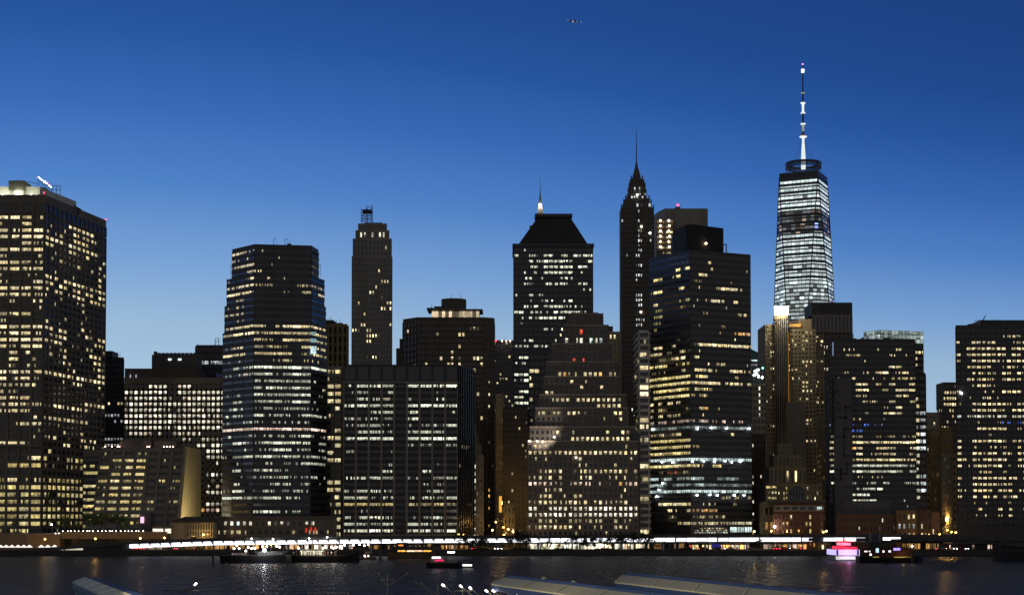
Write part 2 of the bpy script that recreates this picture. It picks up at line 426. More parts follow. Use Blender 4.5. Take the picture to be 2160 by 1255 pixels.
# ---------------------------------------------------------------- between left tower and stepped tower
def stepped_bit(s):
    rooftop(s, 222, 237, 740, 757, 940, 14, W_DARK)
    antenna(s, 248, 757, 743, 945)
box_bld('narrow_office_block', 'narrow dark office block squeezed between the tall brown tower and the white-windowed block', 214, 261, 757, 940, 30, W_DARK, 15, 7,
        [0,0,0,0,0,1,0,(".-+-.++",'W'),0,("######+",'K',.5),("-+.++.#",'K',.5),(".-.....",'K'),0,("#######",'K',.45),("#######",'K',.45),0], wf=.62, hf=.42, ex=stepped_bit, wbot=945)
def white_grid():
    D = 900; rows = [".....####-.###.......","#########..##########","-#+####+#+-.##+######","####################+","+####+###+.+####+####","#####################","##+##################","+########++##+#######","+#####.#..##+###.....","............#+-.##++#",
        "...............######",".................####",".................####",".....................",".....................",".................+#+#",".................-+.-",".................-.+.",".................####",".................-...",".................####",("oooooooooooooooooppp+",),"....................-"]
    def ex(s):
        rooftop(s, 263, 415, 777, 800, D+8, 25, W_DKST, 'upper_storey')
        rooftop(s, 320, 412, 748, 777, D+12, 20, W_DARK)
        m = MB()
        for k in range(11):
            p = at(327 + k*8.3, 745, D+14); m.box(p.x-.8, p.x+.8, D+14, D+17, PZ(749, D+12)-.1, PZ(744 if k else 741, D+14))
        m.build('cooling_fan', W_DARK, s.e, s.loc)
        for px in (358, 379): 
            p = at(px, 758, D+11.8); k = MB(); k.box(p.x-.9, p.x+.9, D+11.7, D+12.1, p.z-.5, p.z+.5); k.build('plant_lamp', lampmat('cool_lamp', (.6,.9,.85), 2.2), s.e, s.loc)
        # roof end flues, their lit look put in as pale glow
        m = MB(); a = at(268, 795, D-.2); 
        for px in (275, 287): m.tube(at(px, 800, D+6), at(px, 790, D+6), .35, .35, 6)
        m.build('flue', lampmat('flue_glow', (.5,.55,.7), .8), s.e, s.loc)
    box_bld('grid_office_block', 'brown office block with a regular grid of square white-lit windows', 262, 476, 800, D, 35, W_BROWN, 23, 21, rows, wf=.60, hf=.52, tint='N', wtop=2.5, wbot=1094, ex=ex, sub=2, pd=.3, sd=.3, gain=1.05)
white_grid()
def glassy(s):
    antenna(s, 455, 730, 713, 960); antenna(s, 461, 730, 712, 960); antenna(s, 417, 730, 724, 960)
    m = MB()
    for y in (713, 717, 721): m.tube(at(453, y, 962), at(465, y, 962), .12, .12, 4)
    m.build('aerial_rack', METAL, s.e, s.loc)
box_bld('glass_office_block', 'small glass office block with ribbed dark top and blue-white lit floors', 413, 476, 731, 955, 30, W_SLATE, 14, 16,
        [0, 0, ("kkkkkkkkkkkk####",'K',.8), ("..............-.",'K'), (3,'B',.1), (2,'C',.3), ("....++####+.....",'W'), ("........++##+...",'K'), 2, 1, 1, 0, 0, 0], wf=.6, hf=.55, sub=1, ex=glassy, wbot=920, pd=.5, sd=.2)

# ---------------------------------------------------------------- stepped faceted tower
def faceted_tower():
    D = 770.0; yt = 515
    zt = PZ(yt, D)
    P0 = at(490, yt, D+15); P1 = at(537, yt, D); P2 = at(657, yt, D+4); P3 = at(672, yt, D+17)
    s = Bld('stepped_tower', 'slate-coloured office tower with chamfered corners that widens in steps downward, brown podium below', ((P1.x+P2.x)/2, D+20, G))
    w = s.mb('wall', W_SLATE)
    zb = PZ(1086, D)
    row = (zt - 1.5 - zb)/39
    lev = [zt, zt-1.5-row*4, zt-1.5-row*8, zt-1.5-row*12, zb]
    ends = [(P0, P3)]
    for (y, xl, xr, da, db) in ((570, 479, 684, 17, 19), (628, 474.5, 687, 17.5, 20), (690, 470.5, 689, 18, 21)):
        ends.append((at(xl, y, D+da), at(xr, y, D+db)))
    for i, (a, b) in enumerate(ends):
        q = (D+45+i)/b.y; w.prism([a.xy, P1.xy, P2.xy, b.xy, (b.x*q, D+45+i), (a.x, D+45+i)], G if i == 3 else lev[i+1], lev[i])
    L = ["##-","-.-","+##",".-#","-.+","+##","##+",".+-","-+.","++.",".-.","+##","###","...","-+.","##-","--.",".++","-++","...","...","-+.","-+.","-+.","-+.","--+","###","-.-",".#+","...","-##",".-.","-+.","...",".-.","-#-","##+","...","..."]
    Fr = ["......","......","......","-.....",".-....","--..-+","...-.#","......","......","......","......","#-+###","-+####","+-.###","+++-.+","####.+","..-+.-","######","##-+##","+++++#","++++##","++++##","++++##","-+-+++","+-+--#","-.-.--","######","-+--+#","+####+","--#+-+","+#+##+",".-.--#","+++-..","-+++--",".-+-.+","-+-++-","+##+-.","......","+#+-+."]
    Rr = ["..","..","..","..","..","-+",".#","..","..","..","..","#+","#+","#+","#+","+#","-.","##","..","-.",".-",".-","-.","-.","#+","..","#+","-+",".#",".+","#+","#+","..","+-",".-","..","..","..",".."]
    zlo = zb
    tint = lambda i: ('W', 1.0) if i < 17 else ('G', .95)
    f = lambda rows, n: [(r, 'P' if i == 26 else tint(i)[0], tint(i)[1]*(1.2 if i in (11, 17, 26) else .78)) for i, r in enumerate(rows)]
    U = P2 - P1; U.z = 0
    s.facade(W_SLATE, (P1.x, P1.y, zlo), U, (0, 0, zt-1.5-zlo), 39, 6, f(Fr, 6), wf=.94, hf=.37, pd=.12, sd=.3, sub=11)
    for i, (a, b) in enumerate(ends):
        r0, r1 = (0, 4, 8, 12)[i], (4, 8, 12, 39)[i]
        for (O, E, rows, cols, sub) in ((a, P1, L, 3, 5), (P2, b, Rr, 2, 6)):
            U = E - O; U.z = 0
            s.facade(W_SLATE, (O.x, O.y, lev[i+1]), U, (0, 0, (lev[i] if i else zt-1.5)-lev[i+1]), r1-r0, cols, f(rows, cols)[r0:r1], wf=.94, hf=.37, pd=.12, sd=.3, sub=sub+2)
    # panes at the right bend, teal reflection painted in as glow
    for (y0, y1) in ((700, 706), (714, 722), (730, 746)):
        p = at(655, y0, D-.5); q = at(667, y1, D-.5); s.pane((p.x, p.y, q.z), (q.x, p.y+.3, q.z), (q.x, p.y+.3, p.z), (p.x, p.y, p.z), (.20, .36, .38) if y0 < 725 else (.55, .75, .78))
    m = MB(); m.box(P1.x, P2.x-3, D+10, D+34, zt, zt+1.0); m.build('roof_plant', W_DARK, s.e, s.loc)
    r = MB()
    for px in (577, 601):
        p = at(px, 514, D+8); q = p + Vector((0, 0, 2.4)); r.tube((p.x, p.y, zt), q, .14, .14, 4); r.tube(q, q + Vector((1.6, 0, .1)), .12, .12, 4)
    for (px, py, dd) in ((481, 560, 18), (682, 558, 20)):
        p = at(px, py, D+dd); p = p + Vector((1.5 if px < 500 else -1.5, 0, 0)); r.tube(p - Vector((0,0,6)), p, .12, .12, 4); r.tube(p, p - Vector((1,0,0)), .1, .1, 4)
    r.build('roof_davit', METAL, s.e, s.loc)
    clutter(s, P1.x+2, P2.x-6, D+8, D+30, zt, 5)
    s.done(98)
    # podium
    D2 = 752
    p = Bld('podium_building', 'long low brown stone podium with two rows of square openings under the stepped slate tower', (PX(575, 1110, D2), D2+6, G))
    zt2 = PZ(1092, D2); x0, x1 = PX(452, 1092, D2), PX(702, 1092, D2)
    p.mb('wall', W_BROWN).box(x0, x1, D2, D2+16, G, zt2)
    p.facade(W_BROWN, (x0+4, D2, PZ(1112, D2)), (x1-x0-12, 0, 0), (0, 0, zt2-.6-PZ(1112, D2)), 1, 15, [("##C#-..#+#+..--",'N',1.1)], wf=.42, hf=.45, pd=.3, sd=.25, sub=1)
    p.facade(W_BROWN, (x0, D2, PZ(1131, D2)), (x1-x0, 0, 0), (0, 0, PZ(1113, D2)-PZ(1131, D2)), 1, 17, [("+++#-......-.-+.+",'W',.8)], wf=.6, hf=.42, pd=.35, sd=.25, sub=3)
    p.facade(W_BROWN, (x0, D2, G), (x1-x0, 0, 0), (0, 0, PZ(1136, D2)-G), 1, 15, [("o+#oo+#+-+o+#o+",'W',.7)], wf=.7, hf=.7, pd=.35, sd=.25, sub=4)
    for (x, y) in ((656, 1116), (665, 1117), (646, 1118)):
        q = at(x, y, D2-.9); b = MB(); b.box(q.x-.45, q.x+.45, D2-.9, D2-.5, q.z-1.1, q.z+1.1); b.build('flag', lampmat('red_flag', (.9,.07,.03), .5), p.e, p.loc)
    m = MB(); m.slab(Vector((x0-.3, D2-.5, zt2)), Vector((x1-x0+.6, 0, 0)), Vector((0, 0, .8)), Vector((0, 16.8, 0))); m.build('cornice', W_BROWN, p.e, p.loc)
    p.done()
faceted_tower()

# ---------------------------------------------------------------- brown slab behind and cream strip
def browntop(s):
    rooftop(s, 686, 704, 675, 681, 858, 14, W_DARK); rooftop(s, 706, 722, 681, 687, 858, 8, W_DARK)
    antenna(s, 692, 681, 670, 860); antenna(s, 698, 681, 668, 860); antenna(s, 709, 681, 675, 860)
box_bld('brown_apartment_slab', 'ochre-brown slab block with vertical ribs, just behind the stepped slate tower', 672, 733, 687, 855, 25, W_OCHRE, 24, 6,
        [0,0,0,0,0,0,"...+#.",0,0,0,"...#+.",0,0,"....-.",0,0,0,"...-..",0,0,0,0,0,0], wf=.5, hf=.72, pd=.8, sd=.15, sub=1, ex=browntop)
def strip(s):
    pass
box_bld('cream_strip_building', 'narrow cream building with stacked yellow-lit windows, wedged beside the stepped slate tower', 690, 721, 776, 800, 18, W_LIME, 23, 2,
        ["+#", "-.", "##", "##", "##", ".#", "+.", "-.", ".+", "##", ".#", "#.", "##", "..", "..", "##", "##", "-#", "-+", ".+", "##", "##", "##"], wf=.78, hf=.5, tint='W', sub=4, pd=.25, sd=.4, gain=.75, wbot=1134)

# ---------------------------------------------------------------- stone tower with lattice on top
def crowned_tower():
    D = 1150.0; cxp = 785
    s = Bld('stone_skyscraper', 'slender grey stone skyscraper with stepped crown and a lattice aerial on top', (PX(cxp, 600, D), D+12, G))
    tiers = [(540, 742, 827, 26), (503, 744, 826.5, 25), (485, 749.5, 821, 23), (470, 754.5, 815.5, 20)]
    zprev = G
    for i, (y, xl, xr, dp) in enumerate(tiers):
        a, b = at(xl, y, D), at(xr, y, D); z0 = zprev; z1 = a.z
        off = (26-dp)/2
        w = s.mb('wall', W_STONE); q = (D+26-off+8)/(D+off); w.prism([(a.x, D+off), (b.x, D+off), (b.x*q, D+34-off), (a.x, D+34-off)], z0, z1)
        if i == 0:
            lit = {2: ".....-..", 4: "......#+", 5: "....-.-.", 6: "...#...", 7: "......+.", 8: ".-....+#", 9: "......#.", 10: "-..", 12: "-+....", 13: "-+.-....", 14: "...##+-.", 15: "...#....", 18: "...++...", 19: "........", 23: ".....-+.", 24: ".-...+++", 25: "........", 26: "-.-.....", 29: "..+.", 30: "...-..+."}
            s.facade(W_STONE, (a.x, D, PZ(1000, D)), (b.x-a.x, 0, 0), (0, 0, z1-1-PZ(1000, D)), 40, 14, [lit.get(j, 0) for j in range(40)], wf=.46, hf=.52, pd=.35, sd=.15, sub=1, gain=1.6)
            s.facade(W_STONE, (b.x, D, PZ(1000, D)), (b.x*q-b.x, 34, 0), (0, 0, z1-1-PZ(1000, D)), 40, 12, [0]*40, wf=.4, hf=.5, sub=1)
        elif i == 1: s.facade(W_STONE, (a.x, D+off, z0), (b.x-a.x, 0, 0), (0, 0, z1-z0-.6), 3, 10, ["......-.", "........-.", "........+."], wf=.42, hf=.62, sub=1)
        elif i == 2: s.facade(W_STONE, (a.x, D+off, z0), (b.x-a.x, 0, 0), (0, 0, z1-z0-.5), 1, 9, [("-+-.#+#+.", 'N', .9)], wf=.42, hf=.6, sub=1)
        else:
            s.facade(W_STONE, (a.x, D+off, z0), (b.x-a.x, 0, 0), (0, 0, z1-z0-1), 1, 12, ["............"], wf=.4, hf=.6, sub=1)
            m = MB(); m.box(a.x+4, b.x-4, D+8, D+24, z1, z1+1.6); m.build('roof', W_ROOF, s.e, s.loc)
        zprev = z1
    m = MB(); z0, z1, z2 = PZ(471, D+12), PZ(446, D+12), PZ(434, D+12)
    xs = [PX(p, 460, D+12) for p in (763, 774, 785)]
    for yy in (D+8, D+16):
        for x in xs: m.tube((x, yy, z0), (x, yy, z2 if x > xs[0] else z1+2), .28, .2, 4)
        for k in range(4):
            za, zb = z0+(z1-z0)*k/4, z0+(z1-z0)*(k+1)/4
            m.tube((xs[0], yy, zb), (xs[2], yy, zb), .22, .22, 4); m.tube((xs[0], yy, za), (xs[1], yy, zb), .16, .16, 4); m.tube((xs[1], yy, zb), (xs[2], yy, za), .16, .16, 4)
        m.tube((xs[0]+2, yy, z1), (xs[2], yy, z2-1), .22, .22, 4)
    m.box(xs[0]+1, xs[2], D+8, D+16, z1-1.2, z1+.6)
    m.build('lattice_aerial', METAL, s.e, s.loc)
    s.done()
crowned_tower()

# ---------------------------------------------------------------- black nine-bay block
def nine_bay():
    D = 770.0
    A, B, C = at(725, 769, D), at(966, 769, D), at(999, 769, D+22)
    zt = A.z
    s = Bld('nine_bay_block', 'black glass block of nine tall bays under a blank dark top storey', ((A.x+B.x)/2, D+20, G))
    W_NINE = wallmat('navy_black_cladding', (.028, .031, .042), .35, spec=.5)
    s.mb('wall', W_NINE).prism([A.xy, B.xy, C.xy, (C.x-6, D+55), (A.x-4, D+50)], G, zt)
    rows = ["-#+#.##+#","-+.-.....",".+-+.-.-.","+###.###+","..-#.+..-","+--+.+...","-++-.-++#",".++-.+#+.","+###.####",".....-+.+","-........",".........","...-.....","...+..-..","-+##.-.#+","......--.","+#++..-+.","##-+.-++#",("####.+#++",'Y',.5),".-.......","-+++.-++.","#+++.#+-+","+###.+++#"]
    rows = [r[:4] + 'x' + r[5:] if isinstance(r, str) else (r[0][:4] + 'x' + r[0][5:],) + r[1:] for r in rows]
    U = B - A; U.z = 0; S = C - B; S.z = 0
    z1, z2 = PZ(807, D), PZ(1126, D)
    pier = wallmat('pier_bronze', (.27, .235, .21), .6)
    s.facade(pier, (A.x, A.y, z2), U, (0, 0, z1-z2), 23, 9, [(r, 'G', 1.1 if j in (0, 3, 8, 22) else .75) if isinstance(r, str) else r for j, r in enumerate(rows)], wf=.84, hf=.41, pd=.9, sd=-.01, sub=10, part='pier')
    s.facade(W_NINE, (A.x, A.y, PZ(805, D)), U, (0, 0, zt-PZ(805, D)), 1, 9, ["."*9], wf=.84, hf=.8, pd=.7, sd=.5, sub=1)
    s.facade(W_NINE, (B.x, B.y, z2), S, (0, 0, zt-z2-.3), 26, 7, [1 if j in (9, 12, 18, 21) else 0 for j in range(26)], wf=.62, hf=.5, pd=.7, sd=.1, sub=1)
    m = MB(); m.slab(Vector((A.x-.3, D-1.1, z2-1.0)), Vector((U.x+.6, 0, 0)), Vector((0, 0, 1.0)), Vector((0, 1.1, 0))); m.slab(Vector((A.x-.3, D-1.1, PZ(808, D))), Vector((U.x+.6, 0, 0)), Vector((0, 0, .9)), Vector((0, 1.0, 0))); m.build('beam', pier, s.e, s.loc)
    s.facade(W_DARK, (A.x, A.y, G), U, (0, 0, 5), 1, 9, [("..-.oo+..", 'O', .3)], wf=.8, hf=.7, pd=.4, sd=.3, sub=4)
    s.done()
nine_bay()

# ---------------------------------------------------------------- dark tower with lit penthouse
def penthouse_tower():
    D = 960.0
    s = Bld('penthouse_tower', 'dark brown slab tower with a bright glazed penthouse and a drum on its roof', (PX(950, 700, D), D+20, G))
    zt = PZ(669, D)
    a, b, c, d = at(850, 678, D+10), at(880, 669, D), at(1020, 667, D), at(1043, 669, D+4)
    w = s.mb('wall', W_DKST)
    w.prism([a.xy, b.xy, c.xy, d.xy, (d.x, D+45), (a.x, D+45)], G, zt)
    e, f = at(836, 735, D+14), at(852, 735, D+11); w.box(e.x, f.x-.3, D+12, D+40, G, PZ(735, D+14)); 
    e2 = at(843, 715, D+14); w.box(e2.x, f.x-.2, D+13, D+38, G, PZ(715, D+14))
    lit = {1: "............-#.+#+-", 2: ".....+......-#.....", 4: "..+.........+......", 5: ".........+-........", 6: "......#...+++...+-#", 7: "........#+#.#...-.+", 8: "..+#++......++..-..", 9: "......#....#.......", 10: "......+......#.+...", 11: "..+........+.......", 12: "....-......++.#.", 14: "..........-...+", 16: "...............+"}
    U = d - b; U.z = 0; zb = PZ(1128, D)
    s.facade(W_DKST, (b.x, b.y, zb), Vector((c.x-b.x, 0, 0)), (0, 0, zt-1.5-zb), 36, 18, [lit.get(j, 0) for j in range(36)], wf=.6, hf=.58, pd=.6, sd=.15, sub=1, tint='W', gain=.9)
    s.facade(W_DKST, (a.x, a.y, zb), Vector((b.x-a.x, b.y-a.y, 0)), (0, 0, zt-2.5-zb), 36, 4, [1 if j in (3, 7) else 0 for j in range(36)], wf=.55, hf=.55, pd=.5, sd=.15, sub=1)
    right = {10: ".+.", 14: ".-.", 20: ".+.", 24: "..+", 28: ".o.", 29: ".o.", 31: ".o.", 34: ".o."}
    s.facade(W_DKST, (c.x, c.y, zb), Vector((d.x-c.x, d.y-c.y, 0)), (0, 0, zt-1.5-zb), 36, 3, [right.get(j, 0) for j in range(36)], wf=.4, hf=.45, pd=.3, sd=.15, sub=1)
    # penthouse
    m = MB(); g0, g1 = at(900, 654, D+8), at(1018, 654, D+8); z0, z1 = zt, PZ(652, D+8)
    m.box(g0.x, PX(983, 654, D+8), D+8, D+30, z1, z1+.9); m.box(PX(983.5, 654, D+8), g1.x, D+9, D+30, z1-.6, z1+.2); m.build('penthouse_roof', W_DARK, s.e, s.loc)
    core = MB(); core.box(g0.x+4, g1.x-2, D+14, D+28, zt, z1-.7); core.build('penthouse_core', W_LIME, s.e, s.loc)
    k = 14; x0, x1 = g0.x+3, g1.x-2
    for i in range(k):
        xa, xb = x0+(x1-x0)*i/k, x0+(x1-x0)*(i+.9)/k; on = RND.random() < .65
        g = RND.uniform(.35, 1.1) if on else .1
        s.pane((xa, D+12, zt+.2), (xb, D+12, zt+.2), (xb, D+12, z1-.8), (xa, D+12, z1-.8), tuple(v*g for v in mixc(T['P'], T['W'], .6)))
    m = MB(); q0, q1 = at(930, 630, D+14), at(983, 630, D+14); n = 14; cx, cy = (q0.x+q1.x)/2, D+20; r = (q1.x-q0.x)/2
    m.prism([(cx+r*cos(2*pi*i/n), cy+.8*r*sin(2*pi*i/n)) for i in range(n)], z1+.9, PZ(629, D+14)); m.box(PX(916, 645, D+14), q0.x+1, D+14, D+26, z1+.9, PZ(646, D+14)); m.build('water_tank_house', W_DKST, s.e, s.loc)
    for (px, y) in ((910, 642), (952, 620), (972, 620), (1002, 650)): antenna(s, px, y+14, y, D+12, .18)
    s.done()
penthouse_tower()

# ---------------------------------------------------------------- buildings around the street canyon
def graytop(s):
    for px, mt in ((1046, REDL), (1059, WARML), (1068, lampmat('rose_lamp', (1,.6,.5), 7)), (1076, WARML)):
        p = at(px, 719, 1200); b = MB(); b.ball(p, .5, 6); b.build('roof_lamp', mt, s.e, s.loc)
box_bld('grey_back_office', 'grey office block glimpsed at the head of the narrow street between dark towers', 1040, 1084, 720, 1205, 20, W_GREY, 30, 7,
        [("#...+..",'W'), 0, 0, 0, ("#-.....",), 0, 0, 1, ("..+++-.",), 3, 1, 0, (".#.....",), (".+...+.",), (".-....+",), 2, ("..##...",), ("..##...",), 0, (".-+....",), 1, 0, 1, 0, 0, 1, 0, 0, 0, 0], wf=.5, hf=.5, sub=1, ex=graytop, wbot=1000)
box_bld('canyon_building', 'tall warm-lit stone building end lining the narrow street', 1047, 1061, 830, 900, 60, W_BEIGE, 22, 2, [0]*22, wf=.3, hf=.5, sub=1, parapet=0)
box_bld('dark_canyon_building', 'dark stone office building on the far side of the narrow street, ochre at its foot', 1062, 1114, 862, 880, 60, W_DKST, 24, 7,
        [1, 0, (".....-+",), 1, (".#.....",), 0, (".....#.",), ("......+",), (".....-+",), 1, 0, ("..+....",), 0, 0, 1, 0, (".+....",), 0, 0, 0, 0, 0, 0, 0], wf=.4, hf=.45, sub=1)
box_bld('corner_pavilion', 'small pale stone block with a flat cornice at the foot of the narrow street', 1063, 1086, 1065, 800, 14, W_BEIGE, 4, 3, [0, 0, ("..-",), 0], wf=.35, hf=.5, sub=1)
box_bld('pale_stepped_house', 'pale stone building with a stepped profile beside the black nine-bay block', 998, 1019, 962, 800, 20, W_LIME, 13, 3,
        [("...",), "#..", "+..", "#..", "#..", ".-.", "#..", "#..", "#..", "...", "#..", "#+.", "#.."], wf=.45, hf=.55, sub=2, tint='G', gain=.8,
        ex=lambda s: (rooftop(s, 998, 1014, 937, 962, 803, 14, W_LIME, 'upper_tier'), rooftop(s, 998, 1008, 914, 937, 806, 10, W_LIME, 'middle_tier'), rooftop(s, 998, 1003.5, 893, 914, 809, 7, W_LIME, 'top_tier')))

# ---------------------------------------------------------------- hipped roof tower
def hipped_tower():
    D = 1050.0
    s = Bld('hipped_roof_tower', 'broad office tower under a dark truncated pyramid roof, its upper floors brightly lit', (PX(1166, 600, D), D+25, G))
    a, b = at(1084, 520, D), at(1250, 520, D); zt = a.z; dp = 46
    s.mb('wall', W_SLATE).box(a.x, b.x, D, D+dp, G, zt)
    rows = ["..-........-....","#..++.##-++.++##","..-++-#####+-.+#",".-.++.######.+#-","..-.+-######.+-.","..++.-...-++.-..","..-+-.+++++..++.","..............-+","...+.-....-.....",".....-+....#....","..-++.####+-+--.","##.-+++.#####+-.",".-.+++####+++-..",".+..............","-.....++........",("..............-+",'W'),".-.....","+#+.#++.........","..........",".###+.......","-#..","..##...","##+#....","-#........","....",".##-..........",
            "#......","#-.","+..","-..","#+","-.",".+","+..","####","###","#..","+","#","+"]
    zb = PZ(1000, D)
    s.facade(W_SLATE, (a.x, D, zb), (b.x-a.x, 0, 0), (0, 0, zt-.5-zb), 40, 16, rows, wf=.82, hf=.42, pd=.4, sd=.3, sub=3, tint='G', gain=1.1)
    s.facade(W_SLATE, (b.x, D, zb), (0, dp, 0), (0, 0, zt-.5-zb), 40, 14, [1]*40, wf=.8, hf=.42, pd=.4, sd=.3, sub=2)
    s.facade(W_SLATE, (a.x, D+dp, zb), (0, -dp, 0), (0, 0, zt-.5-zb), 40, 14, [3]*40, wf=.8, hf=.42, pd=.4, sd=.3, sub=2, tint='K')
    m = MB(); m.box(a.x-1.0, b.x+1.0, D-1.0, D+dp+1, zt, zt+1.8); m.build('cornice', W_SLATE, s.e, s.loc)
    zr = PZ(455, D+dp/2); e, f = PX(1128, 455, D+dp/2), PX(1205, 455, D+dp/2); ya, yb = D+dp/2-6, D+dp/2+6
    r = MB(); x0, x1 = PX(1094, 506, D), PX(1240, 506, D)
    r.hexa([(x0, D+1, zt+1.8), (x1, D+1, zt+1.8), (x1, D+dp-1, zt+1.8), (x0, D+dp-1, zt+1.8)], [(e+2, ya, zr-2.2), (f-1, ya, zr-2.2), (f-1, yb, zr-2.2), (e+2, yb, zr-2.2)])
    r.build('roof', wallmat('dark_roof', (.028,.027,.028), .6), s.e, s.loc)
    m = MB(); m.box(e, f+.5, ya-1, yb+1, zr-2.2, zr); m.build('roof_cap', W_DARK, s.e, s.loc)
    s.done()
hipped_tower()
def spired_tower():
    D = 1300.0
    s = Bld('spired_tower', 'thin pointed spire with a single brilliant white lantern, rising behind the hipped roof', (PX(1139.5, 455, D), D, G), 'building')
    c = at(1139.5, 455, D); n = 4
    def sq(h): return [(c.x-h, D-h), (c.x+h, D-h), (c.x+h, D+h), (c.x-h, D+h)]
    k = D/F; m = s.mb('wall', W_STONE); m.prism(sq(9), G, PZ(480, D)); m.prism(sq(7*k), PZ(480, D), PZ(455, D)); m.prism(sq(6.5*k), PZ(455, D), PZ(438, D), sq(5*k))
    r = MB(); r.prism(sq(4.6*k), PZ(438, D), PZ(424, D), sq(3*k)); r.prism(sq(2.6*k), PZ(424, D), PZ(414, D), sq(1.6*k)); r.prism(sq(1.4*k), PZ(414, D), PZ(398, D), sq(.4*k)); r.build('roof', wallmat('copper_roof', (.06,.07,.06)), s.e, s.loc)
    antenna(s, 1139.5, 400, 374, D, .22)
    p = at(1139.5, 433, D-6*k); b = MB(); b.ball(p, 1.15, 10); b.build('lantern', lampmat('lantern_white', (1,.95,.85), 40), s.e, s.loc)
    point('lantern_light', p - Vector((0, 2, 0)), (1, .93, .8), 1500, 1, s.e, s.loc)
    s.done()
spired_tower()

# ---------------------------------------------------------------- ziggurat
def ziggurat():
    D = 765.0
    s = Bld('ziggurat_building', 'wide grey masonry building rising in wedding-cake steps with rows of small square lit windows', (PX(1230, 1000, D), D+25, G))
    T_ = [ # ytop, xl, xr, setback, rows, cols, patterns
        (932, 1113, 1346, 0, 15, 22, ["+##+....-..........-..","-#####################",".---......#........-+-","..........-+....-+..-.","..+##+-..+##+#+#####-+","+-#+--#...--+...-+.-.+",("####+++.-##++.+++.oppp",'P',.9),"..-+++#........-......","..+##..+.##...........","++###+++##++++++++##-.",("##..##################",'N',1.15),("++####################",'N',1.15),"--+++-..#++-++++---+--","--#######-+..-+..++---","......................"]),
        (902, 1118, 1340, 4, 2, 21, ["...-+#..+......-..++.", "........########+####"]),
        (862, 1130, 1325, 8, 3, 18, ["+#-+++.##+.+.....-##.", "...........-.+..+-", ".................."]),
        (834, 1138, 1322, 12, 2, 17, ["..#####-##########+.", "..........#+##."]),
        (796, 1148, 1306, 16, 3, 15, [".....#..-.-....", "..-....+...#...", "##............."]),
        (765, 1154, 1304, 20, 2, 14, ["...............", ("..#o+-..###o.+-",'W',.9)]),
        (727, 1164, 1290, 24, 3, 12, ["........-...", "...r........", "....rr...-."]),
        (688, 1190, 1283, 28, 2, 9, ["...r....", ("++-+.C+C.",'N',1.1)]),
        (664, 1200, 1272, 31, 2, 7, [".......", "......."])]
    zbase = PZ(1131, D)
    for i, (y, xl, xr, sb, nr, nc, pat) in enumerate(T_):
        d = D + sb; a, b = at(xl, y, d), at(xr, y, d)
        z0 = zbase if i == 0 else PZ(T_[i-1][0], D + T_[i-1][3]) ; zlow = G if i == 0 else z0
        z0f = zbase if i == 0 else PZ(T_[i-1][0], d)
        mat = wallmat('weathered_limestone', (.205, .19, .17))
        s.mb('wall', mat).box(a.x, b.x, d, D+70-sb*.6, zlow, a.z)
        s.facade(mat, (a.x, d, z0f), (b.x-a.x, 0, 0), (0, 0, a.z-.7-z0f), nr, nc, pat, wf=.55, hf=.55, pd=.3, sd=.22, sub=2, tint='W', gain=.95)
        cp = s.mb('coping', W_LIME); cp.box(a.x-.25, b.x+.25, d-.35, d+1.2, a.z-.05+i*.003, a.z+.75)
        ln = 70-sb*1.6; cw = (b.x-a.x)/nc; ns = max(3, int(ln/cw))
        for (ox, oy, dy) in ((b.x, d, ln), (a.x, d+ln, -ln)):
            s.facade(mat, (ox, oy, z0f), (0, dy, 0), (0, 0, a.z-.7-z0f), nr, ns, [2]*nr, wf=.5, hf=.5, pd=.25, sd=.18, sub=1)
    p = at(1174, 921, D+1.5)
    spot('wall_light', (p.x-4, D-9, p.z-3), (p.x-9, D+5, p.z+3), (1, .82, .68), 5200, 1.7, .4, s.e, s.loc)
    for (px, py) in ((1117, 930), (1133, 930), (1145, 931), (1169, 921), (1215, 965)):
        q = at(px, py, D-.7); b = MB(); b.ball(q, .38, 8); b.build('wall_lamp', lampmat('peach_lamp', (1,.78,.6), 14), s.e, s.loc)
    m = MB(); q = at(1230, 664, D+36); m.box(PX(1205, 664, D+36), PX(1262, 664, D+36), D+36, D+48, q.z, q.z+1.2); m.build('roof', W_ROOF, s.e, s.loc)
    p2 = at(1240, 1131, D-14)
    s.done(100)
ziggurat()
box_bld('ornate_crown_block', 'pale stone tower top with rounded cornice peeping out right of the stepped grey building', 1284, 1309, 702, 1150, 30, W_BEIGE, 6, 3, [("+#.",), 0, 0, 0, 0, 0], wf=.4, hf=.5, sub=1, wbot=800,
        ex=lambda s: rooftop(s, 1283, 1293, 688, 703, 1152, 10, W_DKST))
box_bld('narrow_glass_slip', 'thin dark glass slip building standing right of the street canyon, pale vertical edge', 1116, 1160, 745, 900, 20, W_SLATE, 12, 4, ["....", "....", ("#+..",), "-...", "+-..", "..-.", "+...", ".-..", "....", "-...", "....", "...."], wf=.8, hf=.5, sub=3, wbot=925)
